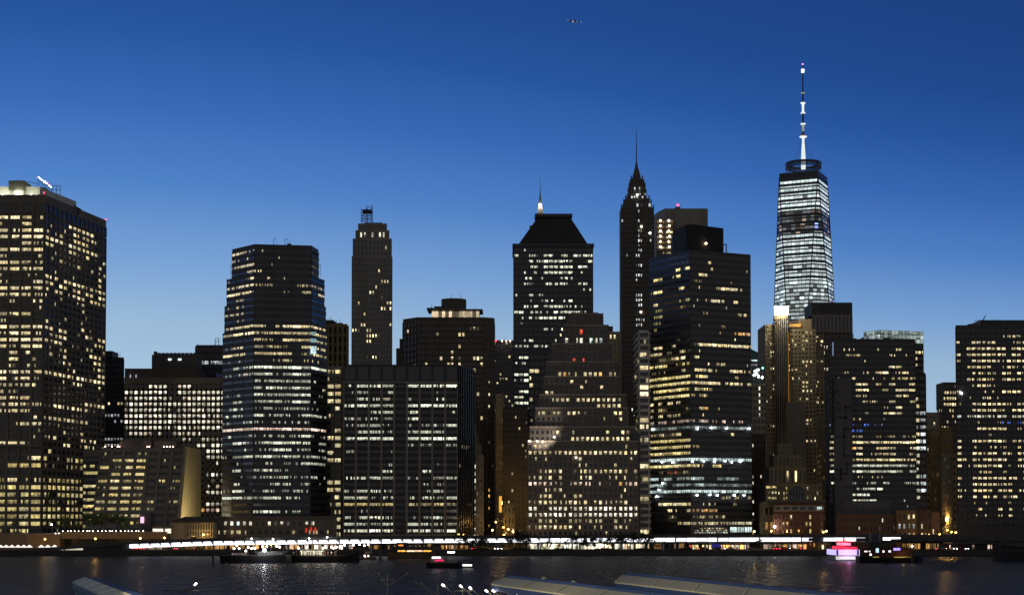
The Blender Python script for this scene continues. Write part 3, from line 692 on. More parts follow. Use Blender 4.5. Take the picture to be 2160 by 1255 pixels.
# ---------------------------------------------------------------- needle topped art deco tower
def needle_tower():
    D = 1200.0; k = D/F
    c = at(1344.5, 337, D); yc = D + 26*k
    s = Bld('needle_topped_skyscraper', 'dark art deco skyscraper tapering in steps to a long needle mast', (c.x, yc, G))
    def sq(h, hy=None): hy = hy or h; return [(c.x-h*k, yc-hy*k), (c.x+h*k, yc-hy*k), (c.x+h*k, yc+hy*k), (c.x-h*k, yc+hy*k)]
    tiers = [(438, 35, 26), (426, 30, 25), (418, 26, 24), (404, 20, 19), (390, 18, 18), (383, 15.5, 15), (374, 13, 13)]
    z = G
    for (y, h, hy) in tiers:
        z1 = PZ(y, D); s.mb('wall', W_DKST).prism(sq(h, hy), z, z1)
        # corner finials
        m = s.mb('wall', W_DKST)
        for sx in (-1, 1): m.box(c.x+sx*(h-1.2)*k-.5, c.x+sx*(h-1.2)*k+.5, yc-hy*k+.1, yc-hy*k+1.2, z1, z1+2.2)
        z = z1
    r = MB(); zz = z
    for (y, h0, h1) in ((362, 9, 7), (350, 6.5, 4), (337, 3.2, 1.6)):
        z1 = PZ(y, D); r.prism(sq(h0), zz, z1, sq(h1)); zz = z1
    r.build('pinnacle', W_DKST, s.e, s.loc)
    m = MB(); m.tube((c.x, yc, zz), (c.x, yc, PZ(300, D)), .45, .3, 6); m.tube((c.x, yc, PZ(300, D)), (c.x, yc, PZ(267, D)), .28, .12, 6); m.build('mast', METAL, s.e, s.loc)
    yf = yc - 26*k; x0, x1 = c.x-35*k, c.x+35*k; zb = PZ(1090, D)
    lit = {0: "......+-....", 2: "......#.....", 4: ".....+#-....", 5: "......-.-...", 6: ".....-#+..#.", 7: "......+.-...", 8: ".....-+-....", 9: "..+..+#+-...", 11: ".....+#+-...", 12: "......--....", 13: ".....###-...", 17: ".....##--.-.", 18: "...-.###..-.", 19: ".....-##..-.", 22: ".....###-...", 23: ".....###....", 25: ".....#-+....", 27: "......#.....", 30: "......-.....", 34: "......+.", 37: "......+.....", 40: "..-..+..", 43: "......#.....", 44: ".....-#.....", 48: "..-.......", 52: "....-.+.", 60: "......-...."}
    s.facade(W_DKST, (x0, yf, zb), (x1-x0, 0, 0), (0, 0, PZ(440, D)-zb), 62, 14, [(lit.get(j, "."*12), 'K', 1.15) for j in range(62)], wf=.42, hf=.55, pd=.5, sd=.15, sub=1)
    for (y0, y1, h, hy, rows) in ((426, 438, 30, 25, [("...+.+",)]), (418, 426, 26, 24, ["......"]), (404, 418, 20, 19, [("....+.+",), (".-++.#.",)]), (390, 404, 18, 18, [("..#.-..",)])):
        za, zc = PZ(y1, D), PZ(y0, D)
        s.facade(W_DKST, (c.x-h*k, yc-hy*k, za), (2*h*k, 0, 0), (0, 0, zc-za-.4), len(rows), 7, [(q[0] if isinstance(q, tuple) else q, 'K', 1.1) for q in rows], wf=.45, hf=.62, pd=.4, sd=.15, sub=1)
    for (px, py) in ((1344, 411), (1353, 478), (1371, 492), (1352, 658), (1346, 824)):
        q = at(px, py, yf-.8); b = MB(); b.ball(q, .7, 8); b.build('lamp', WARML if py in (478, 658) else WHITE, s.e, s.loc)
    s.done()
needle_tower()

# ---------------------------------------------------------------- block with lit construction bays
def bare_block():
    D = 1350.0
    a, b = at(1402, 440, D), at(1493, 440, D)
    s = Bld('flat_topped_tower', 'flat-topped brown tower with open lit floors on its left corner, behind the needle tower', (PX(1440, 600, D), D+20, G))
    w = s.mb('wall', W_STONE)
    w.prism([(a.x, D), (b.x, D), (b.x, D+45), (a.x-8, D+45), (a.x-5, D+18)], G, a.z)
    c, d = at(1384, 463, D-8), at(1422, 463, D-8)
    w.box(c.x, d.x, D-8, D-.1, G, c.z)
    s.facade(W_DKST, (c.x, D-8, PZ(640, D)), (d.x-c.x, 0, 0), (0, 0, c.z-PZ(640, D)), 16, 2, [("##", 'O', .55), ("##",'O',.6), "+#", ("##",), ("##",'O',.6), ("##",), ("-+",), ("#.",), ("..",)] + [".."]*7, wf=.8, hf=.35, pd=.4, sd=.5, sub=5, tint='W', gain=.7)
    for i in range(6):
        for px in (1393, 1411 + (i % 2)):
            q = at(px, 465.5 + i*11, D-9); m = MB(); m.ball(q, .75, 6); m.build('work_lamp', WARML if not (i == 0 and px > 1400) else WHITE, s.e, s.loc)
    m = MB(); q = at(1430, 437, D+2); m.box(q.x-2.2, q.x+2.2, D+2, D+6, a.z, a.z+1.8); m.build('roof_hut', W_DARK, s.e, s.loc)
    b2 = MB(); b2.ball((q.x, D+2, a.z+3.4), .9, 8); b2.build('beacon', REDL, s.e, s.loc)
    k = MB(); k.tube((q.x, D+2, a.z+1.8), (q.x, D+2, a.z+3), .15, .15, 4); k.build('beacon_post', METAL, s.e, s.loc)
    s.done()
bare_block()

# ---------------------------------------------------------------- black glass tower
def black_glass_tower():
    D = 775.0; yt = 530
    B = at(1455, 527, D); zt = B.z
    A = at(1369, 539, D+26); C = at(1583, 534, D+14)
    s = Bld('black_glass_tower', 'big black glass tower with two faces meeting at a blue-tinted corner and white-lit mechanical bands', (B.x, D+25, G))
    w = s.mb('wall', W_BLACK)
    w.prism([A.xy, B.xy, C.xy, (C.x-4, D+62), (A.x+6, D+66)], G, zt)
    c0, c1, c2, c3 = at(1419, 480, D+30), at(1447, 471, D+12), at(1462, 473, D+11), at(1526, 482, D+22)
    u = MB(); u.prism([c0.xy, c1.xy, c2.xy, c3.xy, (c3.x-3, D+55), (c0.x+2, D+58)], zt, PZ(474, D+12)); u.build('upper_storeys', wallmat('matt_black', (.035,.034,.036), .75), s.e, s.loc)
    fr = MB(); p, q = at(1525, 516, D+20), at(1532, 516, D+20); fr.tube((p.x, p.y, PZ(516, D+20)), q, .35, .35, 4); fr.tube(q, (q.x, q.y, zt-.2), .35, .35, 4); fr.build('roof_frame', W_BLACK, s.e, s.loc)
    LL = {2: ("..........#.##",'Y'), 3: (".###..-##..",'Y'), 5: ("-##...-#.",'Y'), 7: (".#......#",'W'), 8: (".--....+.",'Y',.5), 9: (".-+......",'Y'), 10: (".--......",'Y',.4), 11: (".-.......",'Y',.5), 14: (".##-.+...",'W'), 15: ("+##.+.-++",'W',.8), 16: (".....++#.",'W'), 17: ("####.-+++",'Y',.9), 18: ("-----...+.",'W',.4), 19: ("#########",'Y',.85), 20: ("#########",'Y',.85), 21: (".########",'Y',.9), 22: (".########",'Y',.9), 23: ("+.+.#.+..",'W'), 24: ("+.+......",'Y',.7), 25: ("+.+.-+-..",'W'), 26: ("+.++.++++",'P',.6),
          27: ("CccccCccc",'C',.4), 28: ("-++..++..",'Y',.8), 29: ("#########",'Y',.75), 30: ("#########",'Y',.75), 31: ("#########",'Y',.8), 32: ("CCCCCCCCC",'C',.7), 33: ("#########",'Y',.85), 34: (".--.rr.--",'W',.5), 35: ("CC-++.+++",'C',.5), 36: ("CCCc.cccc",'C',.6), 37: ("CCCCCCCCC",'C',.55), 38: ".........", 39: ("..+#####+",'W'), 40: ("....+...+",'W'), 41: "-........", 42: "......++#"}
    RR = {1: ("....+.-.......",'W'), 3: ("..#+..........",'W'), 4: (".--...........",'Y',.3), 5: ("......-####-..",'W'), 7: (".-.-+##+..+...",'W'), 8: ("-............",'N'), 9: ("..-+......++.",'W'), 11: (".......-..-...",'W',.6), 12: ("..........+##+",'O',.8), 13: ("....-.........",'W'), 14: (".+###########+",'W',1.1), 16: (".+..-.........",'W'), 17: ("....-.+#......",'W'), 18: (".##+#--..##+--",'W',.9), 19: (".+##......+...",'Y',.9), 20: ("######+.+##+.+",'W',.95), 21: (".+##+.........",'Y',.8), 22: ("+.+#..........",'Y',.6), 24: ("..#o..........",'Y',.6), 26: ("+.++.-.+.-.+..",'P',.7),
          27: ("cCcccCcCccCCc",'C',.55), 28: (".........+....",'Y'), 30: ("-+............",'Y',.5), 32: ("CCCCCCCCCCCCCC",'C',.85), 33: ("##-..##.......",'Y',.8), 35: ("CC+...ccCCc...",'C',.5), 36: ("cCCcc+ccccCccc",'C',.45), 37: ("CCCCCCCCCCCCCC",'C',.75), 38: ("......--+-+---",'W',.6), 39: ("....----.-....",'W',.5), 40: ("-+-+++.......",'O',.5), 41: ("+-+++++YYYYYY",'W',.5), 42: ("++#++##",'W',.7)}
    nr = 43; zb = PZ(1110, D)
    for (P, Q, nc, dct, sub) in ((A, B, 9, LL, 4), (B, C, 14, RR, 3)):
        U = Q - P; U.z = 0
        s.facade(W_BLACK, (P.x, P.y, zb), U, (0, 0, zt-1-zb), nr, nc, [dct.get(j, 0) for j in range(nr)], wf=.955, hf=.44, pd=.10, sd=.16, sub=sub+2)
    U = C - B; U.z = 0
    # big lit lobby windows at the foot of the right-hand face
    O = B + U*.63; O.z = 0
    s.facade(W_BLACK, (O.x, O.y, PZ(1123, D)), U*.37, (0, 0, PZ(1098, D)-PZ(1123, D)), 2, 3, [("###",'G',.75), ("CCC",'K',1.0)], wf=.94, hf=.86, pd=.35, sd=.3, sub=9, gain=1)
    O = B + U*.05
    s.facade(W_BLACK, (O.x, O.y, PZ(1125, D)), U*.55, (0, 0, PZ(1112, D)-PZ(1125, D)), 3, 14, [("..-++++-++--",'W',.8), ("-+++++++++++",'G',.8), ("#########+##",'G',.55)], wf=.8, hf=.6, pd=.1, sd=.1, sub=3)
    for (f, y) in ((.10, 904), (.33, 902), (.58, 903), (.02, 973), (.20, 972), (.38, 973), (.55, 972), (.66, 974), (.80, 973), (.09, 1044), (.3, 1043), (.42, 1044), (.70, 1044), (.86, 1044), (.95, 904)):
        q = B + U*f; z = PZ(y, q.y); n = Vector((U.y, -U.x, 0)).normalized(); b = MB(); b.ball((q.x+n.x*.8, q.y+n.y*.8, z), .38, 8); b.build('band_lamp', lampmat('cyan_white_lamp', (.86,1,1), 26), s.e, s.loc)
    U2 = B - A
    for (f, y) in ((.10, 905), (.33, 974), (.6, 975), (.35, 1019), (.25, 1033), (.2, 1047)):
        q = A + U2*f; z = PZ(y, q.y); n = Vector((U2.y, -U2.x, 0)).normalized(); b = MB(); b.ball((q.x+n.x*.8, q.y+n.y*.8, z), .38, 8); b.build('band_lamp', lampmat('cyan_white_lamp', (.86,1,1), 26), s.e, s.loc)
    q = at(1489, 514, D+15); b = MB(); b.ball((q.x, D+14.5, q.z), .5, 8); b.build('roof_lamp', WARML, s.e, s.loc)
    s.facade(W_BLACK, (B.x, B.y, zt), (0.01, 0.01, 0), (0, 0, .01), 1, 1, ['.'])
    s.done(100)
black_glass_tower()

# ---------------------------------------------------------------- narrow slips left of the black tower
box_bld('balcony_slip_building', 'narrow white building with stacked horizontal slabs, tight against the black glass tower', 1348, 1368.5, 700, 772, 25, W_WHITE, 31, 1,
        [".", "-", ".", ("+",), ".", "#", ".", "-", ("#",), ("#",), ".", ".", ".", ("#",), ("#",), ".", "+", ".", ".", ".", "#", ".", "+", ".", ".", "#", ".", ".", ".", ".", "#"], wf=.84, hf=.62, sub=4, pd=.3, sd=.9, wbot=1128, parapet=.8)
box_bld('grey_glass_annex', 'low grey glass annex with thin vertical fins, foot of the white slab slip building', 1333, 1347.5, 915, 768, 20, W_GREY, 16, 3, [0]*5 + [("++.",), "-..", "#+.", "##+", ".-.", "-..", ("##.",), ("##.",), ("-+.",), ("##.",), "+.."], wf=.7, hf=.5, sub=1, pd=.6, sd=.2, wbot=1128)

# ---------------------------------------------------------------- twisted glass skyscraper with mast
def twisted_tower():
    D = 1750.0; k = D/F; cy = D + 33; cx = PX(1696.5, 640, cy)
    s = Bld('twisted_glass_skyscraper', 'white-glowing glass skyscraper of tapering triangular facets with a tall banded mast', (cx, cy, G))
    zb, zt = 57.0, PZ(367, D)
    Rb, Rt = 44.5, 31.5; a0 = radians(20)
    top = [Vector((cx + Rt*sin(a0 + i*pi/2), cy - Rt*cos(a0 + i*pi/2), zt)) for i in range(4)]
    bot = [Vector((cx + Rb*sin(a0 + pi/4 + i*pi/2), cy - Rb*cos(a0 + pi/4 + i*pi/2), zb)) for i in range(4)]
    w = s.mb('wall', W_BLACK)
    w.prism([(v.x, v.y) for v in bot], G, zb)
    ins = .994
    ti = [Vector((cx+(v.x-cx)*ins, cy+(v.y-cy)*ins, v.z)) for v in top]; bi = [Vector((cx+(v.x-cx)*ins, cy+(v.y-cy)*ins, v.z)) for v in bot]
    for i in range(4):
        w.poly([bi[i-1], bi[i], ti[i]]); w.poly([ti[i], bi[i], ti[(i+1) % 4]])
    w.poly(ti)
    nf = 78; fh = (zt-zb)/nf
    def level(j):                      # 0 = top floor
        y = 355 + j*4.25*1.0
        if j < 1: return 0, 0
        if j < 9: return (1.05, .97) if j % 2 else (.95, .95)
        if j < 15: return .38, .55
        if j < 27: return (.85, .96)
        if j < 37: return (.55, .9)
        if j in (37, 38): return (.4, .9)
        return (.42, .88)
    R = RND
    for i in range(4):
        for (kind, P, Q, S) in (('up', bot[i-1], bot[i], top[i]), ('down', top[i], top[(i+1) % 4], bot[i])):
            N = (Q-P).cross(S-P).normalized()
            if N.dot(Vector((P.x-cx, P.y-cy, 0))) < 0: N = -N
            for j in range(0, nf):
                z0 = zt - (j+1)*fh + fh*.30; z1 = zt - j*fh - fh*.06
                if j >= 1 and j < 27 and j % 2 == 0 : z1 -= fh*.3
                def edge(z):
                    t = (z-zb)/(zt-zb)
                    if kind == 'up': return P.lerp(S, t), Q.lerp(S, t)
                    return S.lerp(P, t), S.lerp(Q, t)
                l0, r0 = edge(z0); l1, r1 = edge(z1)
                if (r0-l0).length < 1.5 and (r1-l1).length < 1.5: continue
                g, p = level(j); n = max(1, min(12, round((r0-l0).length/5)))
                q = []
                rowg = R.uniform(.75, 1.15)
                for c in range(n):
                    e = .04
                    u0, u1 = (c+e)/n, (c+1-e)/n
                    on = R.random() < p
                    gg = g*rowg*R.uniform(.6, 1.25) if on else g*.15
                    if j >= 27 and on and R.random() < .18: gg *= 2.6
                    col = mixc(T['C'], T['K'], R.random())
                    if 9 <= j < 15: col = mixc(T['B'], T['K'], .3) if (j in (12, 13) and c < n*.45 and kind == 'up' and i == 0) else (T['P'] if R.random() < .25 else T['K']); gg = gg*R.choice((.2, .3, 1.5)) if col == T['P'] else (gg*5 if j in (12, 13) and col[2] > .9 and col[0] < .5 else gg*.4)
                    if j in (37, 38): col = T['P'] if on else col; gg = gg*(1.6 if R.random() < .5 else .4)
                    q.append((l0.lerp(r0, u0)+N*.02, l0.lerp(r0, u1)+N*.02, l1.lerp(r1, u1)+N*.02, l1.lerp(r1, u0)+N*.02, tuple(v*gg for v in col)))
                area = (r0-l0).length*fh/k/k*abs(N.y) if N.y < -.05 else 0
                s.wins.append((area, q))
            # mullion along the facet edges
        m = s.mb('edge_mullion', W_BLACK)
        m.tube(bot[i-1], top[i], .75, .75, 4); m.tube(top[i], bot[i], .75, .75, 4); m.tube(top[i], top[(i+1) % 4], .6, .6, 4)
    # parapet storey, ring and mast
    m = MB(); m.prism([(v.x, v.y) for v in top], zt, zt + 6*k*1.0 + 2); m.build('parapet', W_BLACK, s.e, s.loc)
    zr = PZ(353, D); rr = 37.5*k
    ring = MB()
    for (y, h) in ((355, .8), (352, .8), (349, .8), (346, 1.2)):
        z = PZ(y, cy); n = 32
        for i in range(n):
            a, b = 2*pi*i/n, 2*pi*(i+1)/n
            ring.tube((cx+rr*cos(a), cy+rr*sin(a), z), (cx+rr*cos(b), cy+rr*sin(b), z), h*.95, h*.95, 4)
    for i in range(16):
        a = 2*pi*i/16; ring.tube((cx+rr*cos(a), cy+rr*sin(a), zt+2), (cx+rr*cos(a), cy+rr*sin(a), PZ(347, cy)), .3, .3, 4)
    ring.build('crown_ring', W_BLACK, s.e, s.loc)
    mp = lambda px, y: Vector((cx, cy, PZ(y, cy)))
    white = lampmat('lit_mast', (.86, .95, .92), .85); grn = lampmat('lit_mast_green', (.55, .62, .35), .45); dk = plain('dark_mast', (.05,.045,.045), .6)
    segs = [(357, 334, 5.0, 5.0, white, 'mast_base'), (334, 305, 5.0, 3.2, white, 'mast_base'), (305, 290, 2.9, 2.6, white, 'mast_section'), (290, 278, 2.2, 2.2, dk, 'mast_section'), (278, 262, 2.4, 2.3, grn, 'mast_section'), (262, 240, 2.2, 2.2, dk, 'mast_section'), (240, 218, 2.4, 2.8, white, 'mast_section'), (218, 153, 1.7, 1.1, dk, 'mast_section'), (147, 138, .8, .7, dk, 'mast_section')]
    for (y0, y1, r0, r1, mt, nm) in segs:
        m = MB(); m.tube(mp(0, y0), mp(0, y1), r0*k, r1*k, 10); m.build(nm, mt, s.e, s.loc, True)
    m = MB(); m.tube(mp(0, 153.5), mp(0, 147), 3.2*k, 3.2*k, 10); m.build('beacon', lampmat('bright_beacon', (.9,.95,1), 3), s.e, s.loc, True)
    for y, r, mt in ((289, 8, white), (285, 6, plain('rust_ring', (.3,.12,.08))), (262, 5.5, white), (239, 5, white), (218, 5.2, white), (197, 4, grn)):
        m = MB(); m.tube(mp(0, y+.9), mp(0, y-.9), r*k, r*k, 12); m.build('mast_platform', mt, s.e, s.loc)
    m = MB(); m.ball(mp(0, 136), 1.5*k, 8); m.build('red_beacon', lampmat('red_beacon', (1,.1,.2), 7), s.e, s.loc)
    g = MB()
    for i in range(4):
        a = pi/4 + i*pi/2; g.tube((cx+24*k*cos(a), cy+24*k*sin(a), PZ(338, cy)), mp(0, 288), .12, .12, 3)
    g.build('stay_cable', METAL, s.e, s.loc)
    s.done(100)
twisted_tower()

# ---------------------------------------------------------------- gap between black tower and floodlit crown tower
def pyramid():
    D = 1900.0
    s = Bld('pyramid_roofed_tower', 'far office tower with a green pyramid roof above a strip of white light', (PX(1586, 740, D), D+28, G))
    k = D/F; x0, x1 = PX(1550, 752, D), PX(1622, 752, D)
    s.mb('wall', W_SLATE).box(x0, x1, D, D+50, G, PZ(757, D))
    r = MB(); r.prism([(x0-2, D-2), (x1+2, D-2), (x1+2, D+52), (x0-2, D+52)], PZ(757, D), PZ(732, D), [(x0+14, D+17), (x1-20, D+17), (x1-20, D+35), (x0+14, D+35)]); r.build('roof', wallmat('green_roof', (.05,.12,.12), .5), s.e, s.loc)
    s.facade(W_SLATE, (x0, D, PZ(764, D)), (x1-x0, 0, 0), (0, 0, PZ(757, D)-PZ(764, D)), 1, 3, [("CCC",'K',1.0)], wf=.99, hf=.5, sub=12)
    s.facade(W_SLATE, (x0, D, PZ(900, D)), (x1-x0, 0, 0), (0, 0, PZ(765, D)-PZ(900, D)), 14, 12, [("kkk.kk+k+kkk",'K',.25)]*3 + [3]*11, wf=.7, hf=.5, sub=1)
    s.done()
pyramid()
def floodrig(s):
    for (px, y) in ((1593, 783), (1596, 788), (1591, 791), (1600, 794), (1609, 776), (1608, 796), (1599, 780)):
        p = at(px, y, 940); b = MB(); b.ball(p, .6, 8); b.build('floodlight', lampmat('green_white_lamp', (.85,1,.92), 30) if px != 1609 else lampmat('green_lamp', (.1,1,.5), 6), s.e, s.loc)
    fr = MB()
    for px in (1590, 1600, 1609): fr.tube(at(px, 812, 941), at(px, 774, 941), .25, .25, 4)
    for y in (778, 786, 795): fr.tube(at(1589, y, 941), at(1610, y, 941), .2, .2, 4)
    fr.build('light_rig', METAL, s.e, s.loc)
box_bld('grey_stone_office', 'pale grey office block with dazzling white floodlights on its roof', 1582, 1616, 812, 940, 30, W_LIME, 22, 6,
        [("...#..",), ("...#..",'N',1.2), ("...#..",'N',1.2), ("...#..",'N',1.2), ("..-#..",), "......", ("..-...",), 0, 0, 1, 0, 0, 0, 1, 0, 0, 0, 0, 0, 0, 0, 0], wf=.45, hf=.5, sub=1, tint='N', ex=floodrig, wbot=1120)
box_bld('red_brown_midrise', 'reddish brown mid-rise with a column of white windows, beside the black tower', 1585, 1613, 920, 850, 25, W_BRICKB, 16, 5,
        [0, ("-..-.",), ("....-",), 0, 0, 0, ("+..#.",), ("#....",), ("...#.",), ("+....",), ("#..#.",), ("...#.",), ("#....",), ("+....",), ".....", ("+....",'O',1)], wf=.42, hf=.48, sub=1, tint='N', wbot=1130)

# ---------------------------------------------------------------- floodlit crown residential tower
def crown_tower():
    D = 985.0
    s = Bld('floodlit_crown_tower', 'tan residential tower whose square top box blazes with white light', (PX(1675, 800, D), D+20, G))
    mt = wallmat('tan_brick', (.30, .24, .15))
    w = s.mb('wall', mt)
    a, b = at(1614, 684, D), at(1660, 684, D); c = at(1722, 700, D); t0, t1 = at(1634, 665, D-2), at(1661, 665, D-2)
    w.box(a.x, t0.x-.1, D, D+30, G, a.z); w.prism([(t0.x, D-2), (t1.x, D-2), (t1.x, D+9), (t0.x+1.5, D+9)], G, PZ(664, D-2)); w.box(t1.x+.1, c.x, D+2, D+32, G, PZ(694, D+2))
    d = at(1738, 710, D+6); w.box(c.x+.1, d.x, D+6, D+30, G, PZ(705, D+6))
    e0, e1 = at(1684, 673, D+10), at(1712, 673, D+10); w.box(e0.x, e1.x, D+10, D+26, PZ(694, D+2)-.2, PZ(673, D+10))
    z0, z1 = PZ(664, D-2), PZ(646, D-2)
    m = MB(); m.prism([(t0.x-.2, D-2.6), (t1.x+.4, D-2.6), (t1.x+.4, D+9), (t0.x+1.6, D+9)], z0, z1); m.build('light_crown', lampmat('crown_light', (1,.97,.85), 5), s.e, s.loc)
    m = MB(); n = 10; cx, cy = (t0.x+t1.x)/2, D+6; m.lathe((cx, cy, z1), [(3.2, 0), (3.0, .8), (1.6, 1.6), (.1, 1.9)], 12); m.build('dome', W_DKST, s.e, s.loc)
    point('crown_lamp', (cx, D-9, z0+1), (1, .90, .62), 14000, 1.5, s.e, s.loc)
    zb = PZ(1120, D)
    s.facade(mt, (a.x, D, zb), (t0.x-a.x, 0, 0), (0, 0, a.z-.8-zb), 50, 4, [("-.--",), 0, ("+...",), 0, ("-.#+",), 0, ("..#+",), (".-#+",), 0, 0, ("..+#",), 0, 0, 0, (".-.+",), ("..-#",), 0, 0, 0, 0, 0, 0, 0, 0, (".--#",), 0] + [1]*24, wf=.5, hf=.5, pd=.3, sd=.2, sub=2)
    s.facade(mt, (t1.x+.1, D+2, zb), (c.x-t1.x-.1, 0, 0), (0, 0, PZ(696, D)-zb), 48, 8, [("..-..+-.",), ("....#-..",), ("-+..##..",), ("#.#.--..",), ("+...+...",), 0, 0, ("-.+.##+.",), ("#-..+..",), ("#-+....",), (".....+..",), 0, ("....##.-",), ("....#+..",), ("....##..",), 0, ("...-.p..",), ("+#.+....",), ("#.......",), ("#.......",), 0, (".....##.",), (".....#+.",), 0] + [1]*24, wf=.55, hf=.5, pd=.25, sd=.2, sub=2, tint='W')
    s.facade(mt, (t0.x, D-2, zb), (t1.x-t0.x, 0, 0), (0, 0, z0-zb-.2), 1, 6, ["......"], wf=.72, hf=.97, pd=.9, sd=.1, sub=1, part='pier')
    s.facade(mt, (c.x+.1, D+6, zb), (d.x-c.x, 0, 0), (0, 0, PZ(707, D+6)-zb), 48, 2, [("+-",) if j % 5 == 1 else ("-.",) if j % 3 == 0 else 0 for j in range(48)], wf=.5, hf=.5, pd=.3, sd=.2, sub=2)
    # warm lit slot and lit cornice
    x = t1.x+.4; m = MB(); m.box(x, x+1.0, D+1.2, D+1.9, PZ(905, D), PZ(700, D)); m.build('light_slot', lampmat('amber_slot', (.9,.45,.06), .15), s.e, s.loc)
    m = MB(); p, q = at(1665, 688, D+8), at(1689, 688, D+8); m.box(p.x, q.x, D+8, D+8.6, PZ(689, D+8), PZ(683, D+8)); m.build('lit_cornice', lampmat('amber_cornice', (1,.55,.12), .4), s.e, s.loc)
    m = MB(); p, q = at(1657, 848, D+1), at(1696, 848, D+1); m.box(p.x, q.x, D-3, D+1.9, G, PZ(848, D-3)); m.build('blank_annex', W_BROWN, s.e, s.loc)
    s.done()
crown_tower()
def slab_roof(s): pass
box_bld('louvred_top_tower', 'dark tower with a plain flat attic over vertical louvres, before the glowing skyscraper', 1712, 1798, 663, 1120, 30, W_DKST, 30, 12,
        [0, 0, ("+..+++-+++..",'N'), ("#..+.....-+.",), (".....#+..+..",), 0, ("...##+......",), (".-..........",)] + [2]*22, wf=.5, hf=.55, sub=1, wtop=14, wbot=1050, tint='N',
        ex=lambda s: (rooftop(s, 1712, 1798, 638, 663, 1121, 28, W_DARK, 'attic'), s.facade(W_STONE, (s.A.x, 1120, s.zt-13), s.B-s.A, (0, 0, 12.6), 1, 11, ["."*11], wf=.5, hf=.86, pd=.6, sd=.3, sub=1)))

# ---------------------------------------------------------------- low group below the crown tower
def arch_building():
    D = 800.0
    s = Bld('arched_window_building', 'stepped sandy stone building with a great dark round-arched window', (PX(1665, 1000, D), D+12, G))
    mt = wallmat('sandy_stone', (.36, .30, .18)); w = s.mb('wall', mt)
    x = lambda p: PX(p, 1000, D)
    w.box(x(1612), x(1636), D-4, D+20, G, PZ(1021, D-4))
    z1 = PZ(1020, D); zc, rad = PZ(1042, D), 17.5*D/F; cx = x(1681)
    # wall round the arch opening
    zlow = PZ(1058, D)
    n = 12
    arc = [(cx + rad*cos(pi - pi*i/n), zc + rad*sin(pi - pi*i/n)) for i in range(n+1)]
    for yy0, yy1 in ((D, D+1.2),):
        w.box(x(1636)+.1, cx-rad, yy0, yy1, G, z1); w.box(cx+rad, x(1734), yy0, yy1, G, z1)
        for i in range(n):
            (xa, za), (xb, zb_) = arc[i], arc[i+1]
            w.hexa([(xa, yy0, za), (xb, yy0, zb_), (xb, yy1, zb_), (xa, yy1, za)], [(xa, yy0, z1), (xb, yy0, z1), (xb, yy1, z1), (xa, yy1, z1)])
        w.box(cx-rad, cx+rad, yy0, yy1, G, zlow)
    w.box(x(1636)+.1, x(1734), D+3, D+20, G, z1)
    g = MB(); g.poly([(cx-rad, D+1.4, zlow)] + [(cx+rad, D+1.4, zlow)] + [(a, D+1.4, b) for a, b in reversed(arc)], (.004, .004, .006)); g.build('arched_window', GLASS, s.e, s.loc)
    m = MB()
    for i in range(-2, 3): m.box(cx+i*rad*.36-.12, cx+i*rad*.36+.12, D+1.1, D+1.35, zlow, zc+sqrt(max(0, 1-(i*.36)**2))*rad)
    m.box(cx-rad, cx+rad, D+1.0, D+1.2, zc-.15, zc+.15); m.build('glazing_bar', METAL, s.e, s.loc)
    for (p0, p1, y0, y1, d, cols, pd) in ((1622, 1700, 985, 1020, 6, 9, .8), (1632, 1690, 960, 985, 9, 7, .7), (1640, 1672, 935, 960, 12, 4, .1)):
        a, b = PX(p0, y0, D+d), PX(p1, y0, D+d); s.mb('wall', mt).box(a, b, D+d, D+24, PZ(y1, D)-.5, PZ(y0, D+d))
        s.facade(mt, (a, D+d, PZ(y1, D+d)), (b-a, 0, 0), (0, 0, PZ(y0, D+d)-.8-PZ(y1, D+d)), 1 if cols > 4 else 2, cols, [("....+.#..",)] if cols == 9 else [".......", "...."], wf=.5, hf=.72, pd=pd, sd=.2, sub=1, tint='W')
    s.facade(mt, (x(1640), D, PZ(1056, D)), (cx-rad-x(1640)-.5, 0, 0), (0, 0, PZ(1024, D)-PZ(1056, D)), 3, 4, [("...#",'Y',1), ("#.+#",'W',1), ("+.+#",'Y',1)], wf=.4, hf=.55, pd=.25, sd=.2, sub=1)
    s.facade(mt, (cx+rad+.5, D, PZ(1056, D)), (x(1732)-cx-rad-.5, 0, 0), (0, 0, PZ(1024, D)-PZ(1056, D)), 3, 6, [("#.......",), (".-....+.",), ("++..#...",)], wf=.4, hf=.55, pd=.25, sd=.2, sub=1)
    s.facade(mt, (x(1612), D-4, PZ(1056, D)), (x(1636)-x(1612), 0, 0), (0, 0, PZ(1022, D)-PZ(1056, D)), 3, 2, [("##",'Y',.8), ("++",'W',.8), ("##",'Y',.55)], wf=.8, hf=.4, pd=.25, sd=.2, sub=3)
    s.done()
arch_building()
def brick_ex(s):
    m = MB(); D = 762; a, b = PX(1632, 1059, D), PX(1737, 1059, D); m.box(a-.6, b+.6, D-1.2, D+13, s.zt, s.zt+1.2); m.build('cornice', wallmat('cornice_teal', (.10,.12,.11)), s.e, s.loc)
    s.facade(W_LIME, (a, D, PZ(1078, D)), (b-a, 0, 0), (0, 0, s.zt-1.2-PZ(1078, D)), 1, 6, [(".....C",'C',.5)], wf=.6, hf=.5, pd=.4, sd=.5, sub=3, part='attic_band')
    p = at(1634, 1110, D-1.4); b = MB(); b.ball(p, .6, 8); b.build('wall_lamp', WHITE, s.e, s.loc); point('wall_lamp_light', p + Vector((0, -1.2, 0)), (1, .9, .75), 700, .6, s.e, s.loc)
